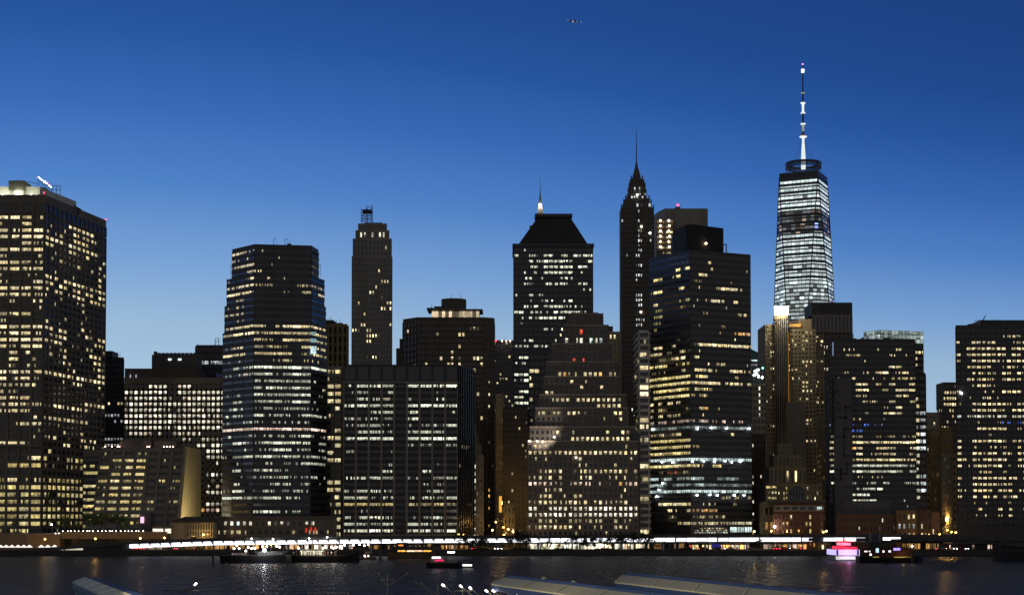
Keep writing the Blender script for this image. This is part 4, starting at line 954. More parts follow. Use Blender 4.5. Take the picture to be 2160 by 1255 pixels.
box_bld('brick_warehouse', 'five-storey dark red brick warehouse with a pale arcaded attic under a heavy cornice', 1632, 1737, 1060, 762, 12, W_BRICK, 5, 13,
        [("....#-..-+..+",'W',.8), ("..+o..-.+#..+",'Y',.8), ("....+..-.#+.+",'Y',.8), ("oo.+.-o.o.oo.",'O',.5), ("o-oo-oo.-ooo.",'O',.3)], wf=.42, hf=.55, sub=1, wtop=5.2, ex=brick_ex, tint='W')
box_bld('grey_pier_house', 'narrow sandy building with an orange-lit fluted front beside the brick warehouse', 1612, 1631, 1062, 775, 12, W_BEIGE, 3, 2, ["..", ("oo",'O',.25), ("..",)], wf=.6, hf=.5, sub=2, tint='O')
box_bld('narrow_tan_slab', 'tall thin tan slab with yellow window column between the brick warehouse and the meander wall', 1742, 1764, 880, 860, 25, W_OCHRE, 20, 3, [("..#",'W',.8) if i in (0, 3, 4, 7, 8, 11, 14, 15, 16, 17, 18, 19) else ("..-",) for i in range(20)], wf=.4, hf=.5, sub=1, wbot=1122)

# ---------------------------------------------------------------- ribbon windowed block with the blank meander wall
def meander(s):
    D = 790.0; a, b = PX(1760, 800, D-3), PX(1797, 800, D-3)
    w = MB(); w.box(a, b, D-3, D+20, G, PZ(797, D-3)); w.build('blank_wall', W_GREY, s.e, s.loc)
    L = MB()
    def seg(x0, y0, x1, y1):
        p, q = at(x0, y0, D-3), at(x1, y1, D-3)
        L.box(min(p.x, q.x)-.45, max(p.x, q.x)+.45, D-3.25, D-2.9, min(p.z, q.z)-.5, max(p.z, q.z)+.5)
    for pts in (((1760,880),(1784,880),(1784,858),(1797,858)), ((1761,920),(1781,920),(1781,961),(1797,961)), ((1781,920),(1781,904),(1797,904)), ((1761,990),(1774,990),(1774,1010),(1761,1010)), ((1774,998),(1786,998),(1786,978),(1797,978)), ((1782,1026),(1797,1026))):
        for (x0, y0), (x1, y1) in zip(pts, pts[1:]): seg(x0, y0, x1, y1)
    L.build('wall_groove', W_BLACK, s.e, s.loc)
    for (px, y) in ((1766, 825), (1766, 850), (1770, 862)):
        p = at(px, y, D-3.1); k = MB(); k.box(p.x-1.2, p.x+1.2, D-3.2, D-3.02, p.z-.9, p.z+.9); k.build('blank_window', W_BLACK, s.e, s.loc)
    rooftop(s, 1762, 1896, 722, 735, D+14, 20, W_DARK, 'roof_storey')
    m = MB(); p = at(1757, 750, D-.2); m.box(p.x-.3, p.x+.3, D-.4, D+.2, PZ(750, D), PZ(722, D)); m.build('edge_strip', lampmat('blue_edge', (.35,.5,.8), .35), s.e, s.loc)
RB = [0, "...-.....+..", "..-++....-...", ".............", ("........#..",), ("..+..-.##.-#.",), (".-.-....---++",), ("..-.##.+.#..#",), ("....##..#.###",), ("....+-...-++.",), (".....--.#..+",), ("..-..-..-.#..",), ("..-..-..+#+..",), ("..---..-....",), ("..bb.b.......",'B',.8), ("..bbb........",'B',1), ("++-++..--+.++",'W',.5), ("#############",'W',1.1), ("+.-o+..##+..+",), ("+++.#.-+#+.-+",), ("###+#++####++",), ("###########++",'G',.8), ("##+########.+",'G',.8), ("....-..+.....",), ("++++..#.#..-+",'G',.7), ("....++##.....",'G',.8), ("...###.......",'G',.7), ("..#####......",'G',.8), ("...++.#......",'G',.7), 0]
box_bld('ribbon_window_block', 'wide dark office block with warm ribbon windows and a blank grey meander-lined end wall', 1748, 1930, 719, 790, 12, W_BLACK, 30, 13, RB, wf=.92, hf=.38, sub=8, tint='W', wbot=1086, ex=meander, pd=.15, sd=.3, gain=.95)
box_bld('stepped_annex', 'dark stepped annex with bright ribbon floors at the corner of the meander-wall block', 1900, 1952, 790, 800, 25, W_DARK, 20, 4,
        [0, ("+-..",), ("#+..",), ("##+.",), ("##-.",'W'), ("+-+k",'K',.5), ("###k",'W',.7), ("-++k",'K',.4), ("++#k",), ("#-#k",), ("###k",'G',.8), ("+##.",'G'), ("###.",'G'), ("#+#.",'G',.7), ("+##k",'G',.6), ("##+k",'G',.7), ("###k",'G',.7), ("#+#.",'G',.7), 0, 0], wf=.86, hf=.48, sub=4, wbot=1086,
        ex=lambda s: (rooftop(s, 1899, 1948, 735, 790, 806, 14, W_DARK, 'upper_tier'), s.facade(W_DARK, (PX(1899, 760, 806), 806, PZ(789, 806)), (PX(1948, 760, 806)-PX(1899, 760, 806), 0, 0), (0, 0, PZ(737, 806)-PZ(789, 806)), 4, 4, [("-+++",), ("##+.",), ("###.",), ("+-..",)], wf=.85, hf=.45, sub=4, pd=.15, sd=.25)))
def glass_crown():
    D = 1650.0
    s = Bld('glass_crown_tower', 'tower top wrapped in a pale green glowing glass screen, behind the ribbon-windowed block', (PX(1885, 710, D), D+25, G))
    a, b, c = at(1822, 701, D+18), at(1857, 695, D), at(1948, 700, D+14)
    w = s.mb('wall', W_SLATE); w.prism([(a.x, a.y), (b.x, b.y), (c.x, c.y), (c.x, D+50), (a.x, D+50)], G, PZ(722, D))
    for (P, Q, n) in ((a, b, 6), (b, c, 12)):
        U = Q - P; U.z = 0
        s.facade(wallmat('screen_frame', (.2,.25,.25)), (P.x, P.y, PZ(722, D)), U, (0, 0, PZ(696, D)-PZ(722, D)), 3, n, [("CCCC",'C',.33), ("CCCC",'C',.38), ("CCCC",'C',.5)], wf=.93, hf=.9, pd=.25, sd=.25, sub=1, part='screen_frame', gain=.9)
    m = MB(); m.prism([(a.x+1, a.y+1), (b.x, b.y+1), (c.x-1, c.y+1), (c.x-1, D+49), (a.x+1, D+49)], PZ(722, D), PZ(705, D)); m.build('roof_plant', W_SLATE, s.e, s.loc)
    s.done()
glass_crown()

# ---------------------------------------------------------------- the gap and the right-hand tower
box_bld('grey_slab_house', 'slim pale grey slab with few lit windows in the gap right of the stepped annex', 1953, 1981, 873, 900, 20, W_LIME, 16, 4, [0, ("..#.",), 0, 0, 0, ("..-.",), 0, (".##.",), ("..#.",), 0, 0, 0, (".-.#",), 0, 0, 0], wf=.4, hf=.5, sub=1, tint='W', wbot=1090)
box_bld('stepped_gap_tower', 'dark stepped tower with a few warm floors, beside the far right office tower', 1978, 2030, 860, 940, 25, W_DKST, 22, 9, [("-+..++...",'W'), (".....#...",'O'), ("...+.....",'W'), (".##+.....",'W'), (".#+......",'N'), ("+-.......",), ("..+......",), ("+.......",), ("+++......",), ("....+....",)] + [1]*12, wf=.5, hf=.5, sub=2,
        ex=lambda s: (rooftop(s, 1990, 2030, 806, 860, 945, 16, W_DKST, 'upper_tier'), s.facade(W_DKST, (PX(1990, 830, 945), 945, PZ(859, 945)), (PX(2030, 830, 945)-PX(1990, 830, 945), 0, 0), (0, 0, PZ(809, 945)-PZ(859, 945)), 4, 7, [("...+.",), ("+++#.",), ("####.",), ("###+.",)], wf=.75, hf=.45, sub=2, pd=.2, sd=.3)), wbot=1120)
box_bld('ochre_street_wall', 'warm lit stone building end at the foot of the right-hand gap', 1981, 2008, 905, 880, 30, W_OCHRE, 14, 4, [0]*11 + [("..-.",), 0, ("#o..",'O',.6)], wf=.4, hf=.5, sub=1)
box_bld('pale_edge_strip', 'thin pale vertical building edge with one lit stair window, left of the far right tower', 2008, 2017, 960, 850, 20, W_BEIGE, 12, 1, ["."]*9 + [("#",), ".", "."], wf=.4, hf=.4, sub=1)
def right_roof(s):
    D = 780; 
    rooftop(s, 2068, 2175, 675, 691, D+6, 25, W_DARK, 'roof_storey'); rooftop(s, 2044, 2058, 683, 691, D+3, 6, W_DARK); 
    m = MB(); m.tube(at(2068, 686, D+6), at(2079, 665, D+6), .35, .2, 6); m.tube(at(2055, 676, D+6), at(2087, 676, D+6), .2, .2, 4); m.tube(at(2019, 712, D-1), at(2019, 690, D-1), .12, .12, 4); m.build('roof_davit', METAL, s.e, s.loc)
    p = at(2028, 829, D-1); b = MB(); b.ball(p, .6, 8); b.build('wall_lamp', WHITE, s.e, s.loc)
RT = [0, (".........-+++-..",), ("+.-+++++-..++++-",), ("..########.###+#",), ("#.+#######.##.+#",), ("#..#####+-#+####",), ("..+###+..-#+.-.+",), ("...+++++.##.#+++",), ("..#++#++.##+#-++",), ("...+##++......++",), ("#......-.#+##...",), ("..-..++.-......-",), ("+..###+##+-####",), ("...###+##+.###+-",), ("C.++#+#+##.+###+",'N'), ("....+...-bb.b-.b",), ("....#####+..+-b.",), ("...-..-..-.....-",), ("#..+#####+.####+",), ("#..-...+-+..-..o",), ("+..##+##.#+.#+##",), ("##.#+####+..###+",), ("#..+#+###.+.+###",), ("....+++.-+...+++",), ("#..#########.++#",), ("+..#####+##..+.+",), ("#..####.###.+##+",), ("#..#.#+#.#+#..#.",), ("...-.-..-.+.-..-",), ("....+...-.+..+.."), ("...-.+..-.#.-+..",), 0]
box_bld('right_office_tower', 'broad dark office tower cut by the photo edge, warm window rows and two blue-lit spots', 2016, 2185, 690, 780, 22, W_BLACK, 32, 16, RT, wf=.74, hf=.37, sub=4, tint='W', wbot=1106, ex=right_roof, pd=.25, sd=.3, gain=1.0)
# low brick row on the quay street
box_bld('long_brick_row', 'long low dark brick row house with tiny lit windows under the meander wall', 1766, 1889, 1088, 748, 14, W_BRICKB, 4, 20, [("..............--....",), ("...-...+......+-..++",), ("....+.--.-....-.....",), (".....-..............",)], wf=.38, hf=.45, sub=1, tint='N', ex=lambda s: rooftop(s, 1782, 1880, 1056, 1088, 760, 12, W_GREY, 'upper_wall'))
box_bld('tan_row_house', 'tan brick row house of four window columns, third row with white lamps', 1892, 1932, 1080, 746, 14, wallmat('tan_row', (.30,.2,.11)), 4, 4, [("-.++",), ("k-##",'K',.9), ("..#o",'W',.8), ("....",)], wf=.42, hf=.5, sub=1, tint='W')
box_bld('gabled_row_house', 'brown row house with one pair of lit windows and a dark front panel', 1933, 1963, 1080, 747, 14, W_BRICKB, 4, 4, ["....", (".-..",), (".#+.",'W',.8), "...."], wf=.42, hf=.5, sub=1)
box_bld('pink_row_house', 'plain pinkish brick end house at the end of the low row', 1964, 1981, 1084, 747, 14, wallmat('pink_brick', (.32,.19,.14)), 3, 2, ["..", "-.", ".-"], wf=.3, hf=.4, sub=1)
# small classical pavilion at left
def pavilion():
    D = 745.0
    s = Bld('classical_pavilion', 'low hip-roofed stone pavilion with a warm-lit colonnade, in front of the battered block', (PX(405, 1110, D), D+8, G))
    x = lambda p: PX(p, 1100, D)
    zt = PZ(1101, D); s.mb('wall', W_LIME).box(x(358), x(452), D, D+14, G, zt)
    r = MB(); r.hexa([(x(355), D-1, zt), (x(455), D-1, zt), (x(455), D+15, zt), (x(355), D+15, zt)], [(x(385), D+6, PZ(1089, D)), (x(440), D+6, PZ(1089, D)), (x(440), D+9, PZ(1089, D)), (x(385), D+9, PZ(1089, D))]); r.build('roof', wallmat('slate_roof', (.07,.06,.05)), s.e, s.loc)
    s.facade(W_LIME, (x(394), D, PZ(1133, D)), (x(450)-x(394), 0, 0), (0, 0, PZ(1104, D)-PZ(1133, D)), 2, 10, [".........."]*2, wf=.55, hf=.8, pd=.5, sd=.2, sub=1)
    s.facade(wallmat('lit_colonnade', (.5,.38,.16)), (x(392), D, G), (x(450)-x(392), 0, 0), (0, 0, PZ(1140, D)-G), 1, 10, [("oooooooooo",'O',.5)], wf=.5, hf=.9, pd=.5, sd=.2, sub=1, part='colonnade')
    m = MB(); p, q = at(322, 1114, D-2), at(361, 1126, D-2); m.box(p.x, q.x, D-2, D+6, G, p.z+1); m.build('annex', W_BROWN, s.e, s.loc)
    for (a, b) in ((322, 344), (348, 361)): s.pane((PX(a,1120,D-2.1), D-2.1, PZ(1124, D)), (PX(b,1120,D-2.1), D-2.1, PZ(1124, D)), (PX(b,1120,D-2.1), D-2.1, PZ(1114.5, D)), (PX(a,1120,D-2.1), D-2.1, PZ(1114.5, D)), (1.2,1.1,.85), 200)
    p = at(429, 1127, D-6); b = MB(); b.ball(p, .45, 8); b.build('lantern', SODIUM, s.e, s.loc)
    point('lantern_light', p + Vector((0, 1, 0)), (1, .6, .18), 900, .4, s.e, s.loc)
    s.done()
pavilion()
# plaza wall under the left tower and its garage
def plaza():
    D = 735.0
    s = Bld('plaza_wall', 'long brown retaining wall of a raised plaza with a wide dark garage mouth', (PX(140, 1140, D), D+10, G), 'wall')
    x = lambda p: PX(p, 1140, D)
    mt = wallmat('plaza_concrete', (.30,.22,.14)); w = s.mb('wall', mt)
    w.box(x(-60), x(126), D, D+40, G, PZ(1126, D)); w.box(x(126)+.05, x(345), D+.6, D+40, PZ(1136, D), PZ(1121, D)); w.box(x(126)+.05, x(345), D+9, D+40, G, PZ(1136, D)-.05)
    m = MB(); m.box(x(127), x(290), D+8, D+8.9, G, PZ(1136, D)-.1); m.build('garage_door', W_BLACK, s.e, s.loc)
    pl = MB()
    pl.box(PX(300, 1080, D+20), PX(318, 1080, D+20), D+20, D+28, PZ(1121, D)-.2, PZ(1080, D+20)); pl.build('stair_tower', W_GREY, s.e, s.loc)
    k = MB(); q = at(301, 1096, D+19.7); k.box(q.x-1.1, q.x+.6, D+19.6, D+19.9, q.z-1.5, q.z+1.5); k.build('lit_panel', lampmat('rose_panel', (1,.55,.75), 1.2), s.e, s.loc)
    for i in range(24):
        px = 118 + i*8 + RND.uniform(-2, 2); q = at(px, 1120, D+.3 if px < 126 else D+.9); q.z = (PZ(1126, D) if px < 126 else PZ(1121, D))+.35; b = MB(); b.ball(q, .16, 6); b.build('parapet_lamp', WHITE, s.e, s.loc)
    s.done()
plaza()
# ================================================================== GROUND, WATER, SKY
def structure(name, mb, mat, label=None):
    o = mb.build(name, mat); return tag(o, label, None, None, 'structure')
QY = 691.0
m = MB(); m.box(-2600, 2600, QY, 6000, -3, G)
structure('city_ground', m, wallmat('asphalt', (.055, .052, .05)))
m = MB(); m.box(-1200, 1200, QY-1.2, QY-.02, -3, G+.35); m.box(-1200, 1200, QY-1.0, QY-.3, G+.35, G+.5)
structure('quay_edge', m, wallmat('quay_stone', (.07, .065, .06)))
def water():
    m = MB(); m.quad((-6000, -400, 0), (6000, -400, 0), (6000, QY+5, 0), (-6000, QY+5, 0))
    mt, n, l, p = nt_new('river_water')
    p.inputs['Base Color'].default_value = (.012, .017, .026, 1); p.inputs['Roughness'].default_value = .27
    p.inputs['IOR'].default_value = 1.33; p.inputs['Specular IOR Level'].default_value = .17
    tc = n.new('ShaderNodeTexCoord'); 
    prev = None
    for sx, sy, sc, amt, dist in ((.05, .16, 1.0, .5, 2.5), (.22, .7, 1.0, .30, .8), (.30, .055, 1.0, .9, 4.0)):
        mp = n.new('ShaderNodeMapping'); mp.inputs['Scale'].default_value = (sx, sy, 1); l.new(tc.outputs['Object'], mp.inputs['Vector'])
        t = n.new('ShaderNodeTexNoise'); t.inputs['Scale'].default_value = sc; t.inputs['Detail'].default_value = 4; t.inputs['Roughness'].default_value = .55
        l.new(mp.outputs['Vector'], t.inputs['Vector'])
        b = n.new('ShaderNodeBump'); b.inputs['Strength'].default_value = amt; b.inputs['Distance'].default_value = dist
        l.new(t.outputs['Fac'], b.inputs['Height'])
        if prev: l.new(prev.outputs['Normal'], b.inputs['Normal'])
        prev = b
    l.new(prev.outputs['Normal'], p.inputs['Normal'])
    # silty river: part of the light sinks into the murky water instead of mirroring
    df = n.new('ShaderNodeBsdfDiffuse'); df.inputs['Color'].default_value = (.032, .046, .078, 1); l.new(prev.outputs['Normal'], df.inputs['Normal'])
    ms = n.new('ShaderNodeMixShader'); ms.inputs['Fac'].default_value = .54; l.new(df.outputs[0], ms.inputs[1]); l.new(p.outputs[0], ms.inputs[2])
    l.new(ms.outputs[0], n['Material Output'].inputs['Surface'])
    structure('river', m, mt)
water()

def world():
    w = bpy.data.worlds.new('World'); SC.world = w; w.use_nodes = True
    n = w.node_tree.nodes; l = w.node_tree.links; bg = n['Background']
    tc = n.new('ShaderNodeTexCoord'); sx = n.new('ShaderNodeSeparateXYZ'); l.new(tc.outputs['Generated'], sx.inputs[0])
    rp = n.new('ShaderNodeValToRGB'); cr = rp.color_ramp
    def lin(c): return tuple((v/255/12.92 if v/255 <= .04045 else ((v/255+.055)/1.055)**2.4) for v in c) + (1,)
    stops = [(0, (180, 204, 216)), (.04, (178, 204, 220)), (.08, (168, 198, 223)), (.1155, (153, 185, 216)), (.1483, (122, 163, 214)), (.1918, (81, 131, 200)), (.2342, (58, 106, 182)), (.2753, (40, 87, 160)), (.31, (34, 75, 145)), (.5, (20, 46, 100)), (1, (10, 24, 58))]
    cr.elements[0].position = 0; cr.elements[0].color = lin(stops[0][1]); cr.elements[1].position = 1; cr.elements[1].color = lin(stops[-1][1])
    for p, c in stops[1:-1]: e = cr.elements.new(p); e.color = lin(c)
    # the afterglow is strongest to the south-west (left of the view): there the pale band reaches higher
    def math_(op, a, b):
        k = n.new('ShaderNodeMath'); k.operation = op
        for i, v in enumerate((a, b)):
            if isinstance(v, (int, float)): k.inputs[i].default_value = v
            else: l.new(v, k.inputs[i])
        return k.outputs[0]
    q = math_('MULTIPLY', math_('MULTIPLY', sx.outputs['X'], sx.outputs['X']), .9)
    q = math_('ADD', math_('ADD', math_('MULTIPLY', sx.outputs['X'], .5), q), 1.0)
    l.new(math_('MULTIPLY', sx.outputs['Z'], q), rp.inputs['Fac'])
    # the sky behind the viewer (east) has already gone dark
    az = n.new('ShaderNodeMapRange'); az.inputs['From Min'].default_value = -.6; az.inputs['From Max'].default_value = .75; az.interpolation_type = 'SMOOTHSTEP'
    l.new(sx.outputs['Y'], az.inputs['Value'])
    mx = n.new('ShaderNodeMix'); mx.data_type = 'RGBA'; mx.inputs['A'].default_value = (.140, .134, .133, 1)
    ax = n.new('ShaderNodeMapRange'); ax.inputs['From Min'].default_value = -.36; ax.inputs['From Max'].default_value = .34; ax.inputs['To Min'].default_value = 1.01; ax.inputs['To Max'].default_value = 0.93
    l.new(sx.outputs['X'], ax.inputs['Value'])
    sv = n.new('ShaderNodeVectorMath'); sv.operation = 'SCALE'; l.new(rp.outputs['Color'], sv.inputs[0]); l.new(ax.outputs['Result'], sv.inputs['Scale'])
    l.new(az.outputs['Result'], mx.inputs['Factor']); l.new(sv.outputs['Vector'], mx.inputs['B'])
    sky = n.new('ShaderNodeTexSky'); sky.sky_type = 'NISHITA'; sky.sun_disc = False; sky.sun_elevation = radians(-6); sky.sun_rotation = radians(-20); sky.air_density = 1.2; sky.ozone_density = 4
    sc = n.new('ShaderNodeVectorMath'); sc.operation = 'SCALE'; sc.inputs['Scale'].default_value = .03; l.new(sky.outputs['Color'], sc.inputs[0])
    ad = n.new('ShaderNodeVectorMath'); ad.operation = 'ADD'; l.new(sc.outputs['Vector'], ad.inputs[0])
    l.new(mx.outputs['Result'], ad.inputs[1]); l.new(ad.outputs['Vector'], bg.inputs['Color']); bg.inputs['Strength'].default_value = 1.0
    L = bpy.data.lights.new('twilight_sun', 'SUN'); L.energy = .02; L.angle = radians(12); L.color = (1, .75, .5)
    o = bpy.data.objects.new('twilight_sun', L); COL.objects.link(o); o.rotation_euler = (radians(88), 0, radians(180+20))
world()

# ================================================================== ELEVATED HIGHWAY
VY0, VY1 = 700.0, 716.0
TOP = [(-60, 1166), (0, 1160.5), (130, 1152), (270, 1140.5), (450, 1134), (700, 1131), (1000, 1128.5), (1500, 1126.5), (1800, 1126), (2230, 1128)]
def deck_y(px):
    for (a, ya), (b, yb) in zip(TOP, TOP[1:]):
        if a <= px <= b: return ya + (yb-ya)*(px-a)/(b-a)
    return TOP[-1][1]
def deck_z(px): return PZ(deck_y(px), VY0)
def viaduct():
    c = at(1080, 1130, VY0)
    e = empty('elevated_highway', (c.x, VY0+8, G), 'long elevated highway along the waterfront with a glowing white strip under its edge', 'viaduct')
    loc = e.location
    deck, rail, soff = MB(), MB(), MB()
    pts = [p for p, _ in TOP]; xs = sorted(set(pts + list(range(-60, 2231, 70))))
    for a, b in zip(xs, xs[1:]):
        xa, xb = PX(a, 1130, VY0), PX(b, 1130, VY0); za, zb = deck_z(a), deck_z(b)
        deck.hexa([(xa, VY0, za-1.5), (xb, VY0, zb-1.5), (xb, VY1, zb-1.5), (xa, VY1, za-1.5)], [(xa, VY0, za-.9), (xb, VY0, zb-.9), (xb, VY1, zb-.9), (xa, VY1, za-.9)])
        rail.hexa([(xa, VY0-.25, za-.95), (xb, VY0-.25, zb-.95), (xb, VY0-.01, zb-.95), (xa, VY0-.01, za-.95)], [(xa, VY0-.25, za), (xb, VY0-.25, zb), (xb, VY0-.01, zb), (xa, VY0-.01, za)])
    deck.build('deck', wallmat('deck_concrete', (.16, .15, .14)), e, loc); rail.build('parapet', wallmat('deck_parapet', (.11, .105, .10)), e, loc)
    g = MB()
    for a, b in zip(xs, xs[1:]):
        if b <= 250: continue
        xa, xb = PX(a, 1130, VY0), PX(b, 1130, VY0); za, zb = deck_z(a)-1.5, deck_z(b)-1.5
        g.hexa([(xa, VY0+2.2, za-1.9), (xb, VY0+2.2, zb-1.9), (xb, VY0+2.6, zb-1.9), (xa, VY0+2.6, za-1.9)], [(xa, VY0+2.2, za), (xb, VY0+2.2, zb), (xb, VY0+2.6, zb), (xa, VY0+2.6, za)])
    g.build('girder', wallmat('girder_paint', (.10, .11, .14)), e, loc)
    # fascia panels between the brackets, their lamplight put in as glow
    lms = [lampmat('fascia_glow_' + n_, (.93, .94, 1.0), s_, sample=True) for n_, s_ in (('dim', 1.1), ('mid', 1.9), ('bright', 2.4))]
    px = 272.0; k = 0
    while px < 1806:
        wpx = 22.2
        if px < 1706 - 8 or px > 1728:
            a, b = px + .5, px + wpx - (.9 if (k+1) % 4 else 3.2)
            xa, xb = PX(a, 1138, VY0), PX(b, 1138, VY0); za, zb = deck_z(a)-1.55, deck_z(b)-1.55
            h = 1.65; sh = .9 if px < 1120 else 0
            q = MB(); y0 = VY0 - .05
            q.hexa([(xa, y0+1.1, za-h), (xb+sh*.4, y0+1.1, zb-h), (xb+sh*.4, y0+1.5, zb-h), (xa, y0+1.5, za-h)], [(xa+.2, y0, za), (xb-sh, y0, zb), (xb-sh, y0+1.5, zb), (xa+.2, y0+1.5, za)])
            q.build('glow_fascia', lms[RND.randrange(3)], e, loc)
        px += wpx; k += 1
    # dark side skirt on the unlit stretches
    sk = MB()
    for a, b in ((1706, 1727), (1806, 2230)):
        xa, xb = PX(a, 1138, VY0), PX(b, 1138, VY0); za = deck_z(min(b, 2000))
        sk.box(xa, xb, VY0+.05, VY0+.5, za-3.0, za-1.55)
    sk.build('side_skirt', W_DARK, e, loc)
    wl = MB(); xa, xb = PX(-60, 1160, VY0), PX(252, 1160, VY0)
    pts = [(p, deck_z(p)-1.6) for p in (-60, 0, 70, 130, 200, 252)]
    for (a, za), (b, zb) in zip(pts, pts[1:]):
        x0, x1 = PX(a, 1150, VY0), PX(b, 1150, VY0); wl.hexa([(x0, VY0+.6, G-1.5), (x1, VY0+.6, G-1.5), (x1, VY0+1, G-1.5), (x0, VY0+1, G-1.5)], [(x0, VY0+.6, max(za, G-1)), (x1, VY0+.6, max(zb, G-1)), (x1, VY0+1, max(zb, G-1)), (x0, VY0+1, max(za, G-1))])
    wl.build('ramp_wall', wallmat('ramp_wall', (.05, .07, .08)), e, loc)
    for i, px in enumerate(range(255, 2230, 88)):
        for yy in (VY0+4, VY1-3):
            x = PX(px, 1150, yy); z = deck_z(px)-1.5; q = MB()
            q.tube((x, yy, G), (x, yy, z-.9), .45, .45, 8); q.box(x-.9, x+.9, yy-.6, yy+.6, z-.9, z); q.build('column', wallmat('column_paint', (.20, .20, .21)), e, loc)
    for i in range(26):
        px = 107 + i*2.55 + (2.5 if i > 10 else 0); a = at(px, 1158.6, VY0); q = MB(); q.box(a.x-.17, a.x+.17, VY0+.45, VY0+.59, G+.45, G+1.25); q.build('ramp_lamp', lampmat('ramp_lamp', (1, .9, .7), .9), e, loc)
viaduct()

# ================================================================== STREET LAMPS AND CARS
def street_lamp(x, y, zg, h, label, group, lampm, rgb, watts, arm=1.6, r=.42, ground=None):
    e = empty('street_lamp', (x, y, zg), label, 'street lamp', group)
    p = MB(); p.tube((0, 0, 0), (0, 0, h), .11, .07, 6); p.build('pole', METAL, e)
    a = MB(); a.tube((0, 0, h-.15), (0, -arm, h+.25), .06, .05, 6); a.build('arm', METAL, e)
    hd = MB(); hd.lathe((0, -arm, h-.15), [(.1, -r), (r*.85, -r*.5), (r, 0), (r*.7, r*.5), (.08, r*.7)], 10); hd.build('lamp_head', lampm, e)
    if watts: point('lamp_light', (0, -arm-.9, h-.5), rgb, watts, .4, e)
    return e
SOD = (1, .56, .16)
def lamp_at(px, py, D, label, group, lampm=SODIUM, rgb=SOD, watts=1100, zg=G, r=.42):
    q = at(px, py, D-1.6); street_lamp(q.x, D, zg, q.z + .1 - zg, label, group, lampm, rgb, watts, r=r)
VG = 'orange street lamps along the elevated highway'
for px, py, D, lb in ((95, 1136, 728, 'orange street lamp in front of the brown plaza wall, lowest part of the ramp'), (201, 1135, 718, 'orange street lamp over the dark garage mouth'), (296, 1134, 716, 'orange street lamp at the ramp top just before the lit panels start'), (347, 1133, 716, 'orange street lamp in front of the hip-roofed pavilion'),
                      (967, 1126, 716, 'orange street lamp, first of a close pair at the black nine-bay block corner'), (977, 1126, 717, 'orange street lamp, second of a close pair at the black nine-bay block corner'), (1108, 1125, 716, 'orange street lamp at the near corner of the stepped grey building'),
                      (1591, 1120, 716, 'orange street lamp at the foot of the reddish mid-rise'), (1627, 1119, 717, 'orange street lamp before the sandy fluted house'), (1737, 1121, 716, 'orange street lamp at the brick warehouse corner, brightest there'), (1743, 1119, 730, 'orange street lamp just behind the warehouse corner lamp')):
    lamp_at(px, py, D, lb, VG, zg=deck_z(px)-.9 if D < 720 else G, r=.42, watts={201: 1200, 296: 1500, 347: 1500, 95: 800, 1591: 2400, 1627: 3200, 1737: 3000}.get(px, 700))
CG = 'lamps in the street canyons'
for px, py, D, lb in ((1039, 1117, 760, 'orange street lamp at the mouth of the narrow street, beside the pale stepped house'), (1046, 1100, 800, 'orange street lamp hung highest in the narrow street'), (1062, 1111, 790, 'orange street lamp in the middle of the narrow street'), (1072, 1115, 770, 'orange street lamp in front of the small cornice block'), (1082, 1120, 755, 'orange street lamp nearest the stepped grey building in the narrow street'), (1063, 1127, 740, 'orange street lamp lowest in the narrow street'),
                      (1998, 1117, 790, 'orange street lamp in the gap beside the far tower'), (2007, 1121, 770, 'large orange street lamp at the gap beside the far tower'), (2016, 1122, 760, 'orange street lamp at the edge of the far right tower'), (1982, 1126, 740, 'orange street lamp beside the pink end house')):
    lamp_at(px, py, D, lb, CG, watts=900)
lamp_at(109, 1105, 760, 'tall white lamp standing on the plaza before the big left tower', None, WHITE, (1, .95, .85), 900, zg=PZ(1126, 735))
WG = 'white lamps on the highway edge over the boats'
for px, py, lb in ((531, 1135, 'white lamp on the highway edge over the moored barge'), (576, 1136, 'white lamp on the highway edge above the barge bow light'), (652, 1134, 'white lamp on the highway edge above the crowded sailing barge'), (690, 1132, 'white lamp on the highway edge before the cream strip building')):
    lamp_at(px, py, VY0-.8, lb, WG, WHITE, (1, .97, .92), 160, zg=deck_z(px)-.9, r=.36)
# warm lamp inside the narrow street that colours its walls
for px, py, D in ((1058, 1060, 860), (1996, 1095, 860)):
    q = at(px, py, D); e = empty('wall_lamp', q, 'amber wall lamp on the canyon wall of the narrow street' if px < 1500 else 'amber wall lamp on the ochre street wall', 'wall lamp')
    b = MB(); b.box(-.3, .3, 0, .4, -.6, .6); b.build('lamp_head', SODIUM, e); k = MB(); k.box(-.15, .15, .4, 1.2, -.1, .1); k.build('bracket', METAL, e)
    point('lamp_light', (0, -1.5, 0), SOD, 7000, .5, e)
q0 = at(1055, 1060, 845); e = empty('lit_banner', (q0.x, 845, q0.z), 'tall narrow amber lit sign panel in the narrow street', 'sign')
b = MB(); b.box(-.6, .9, 0, .3, PZ(1080, 845)-q0.z, PZ(1046, 845)-q0.z); b.build('panel', lampmat('amber_panel', (1, .5, .06), .9), e); b = MB(); b.tube((.1, .5, PZ(1095, 845)-q0.z), (.1, .5, PZ(1046, 845)-q0.z), .15, .15, 6); b.build('post', METAL, e)

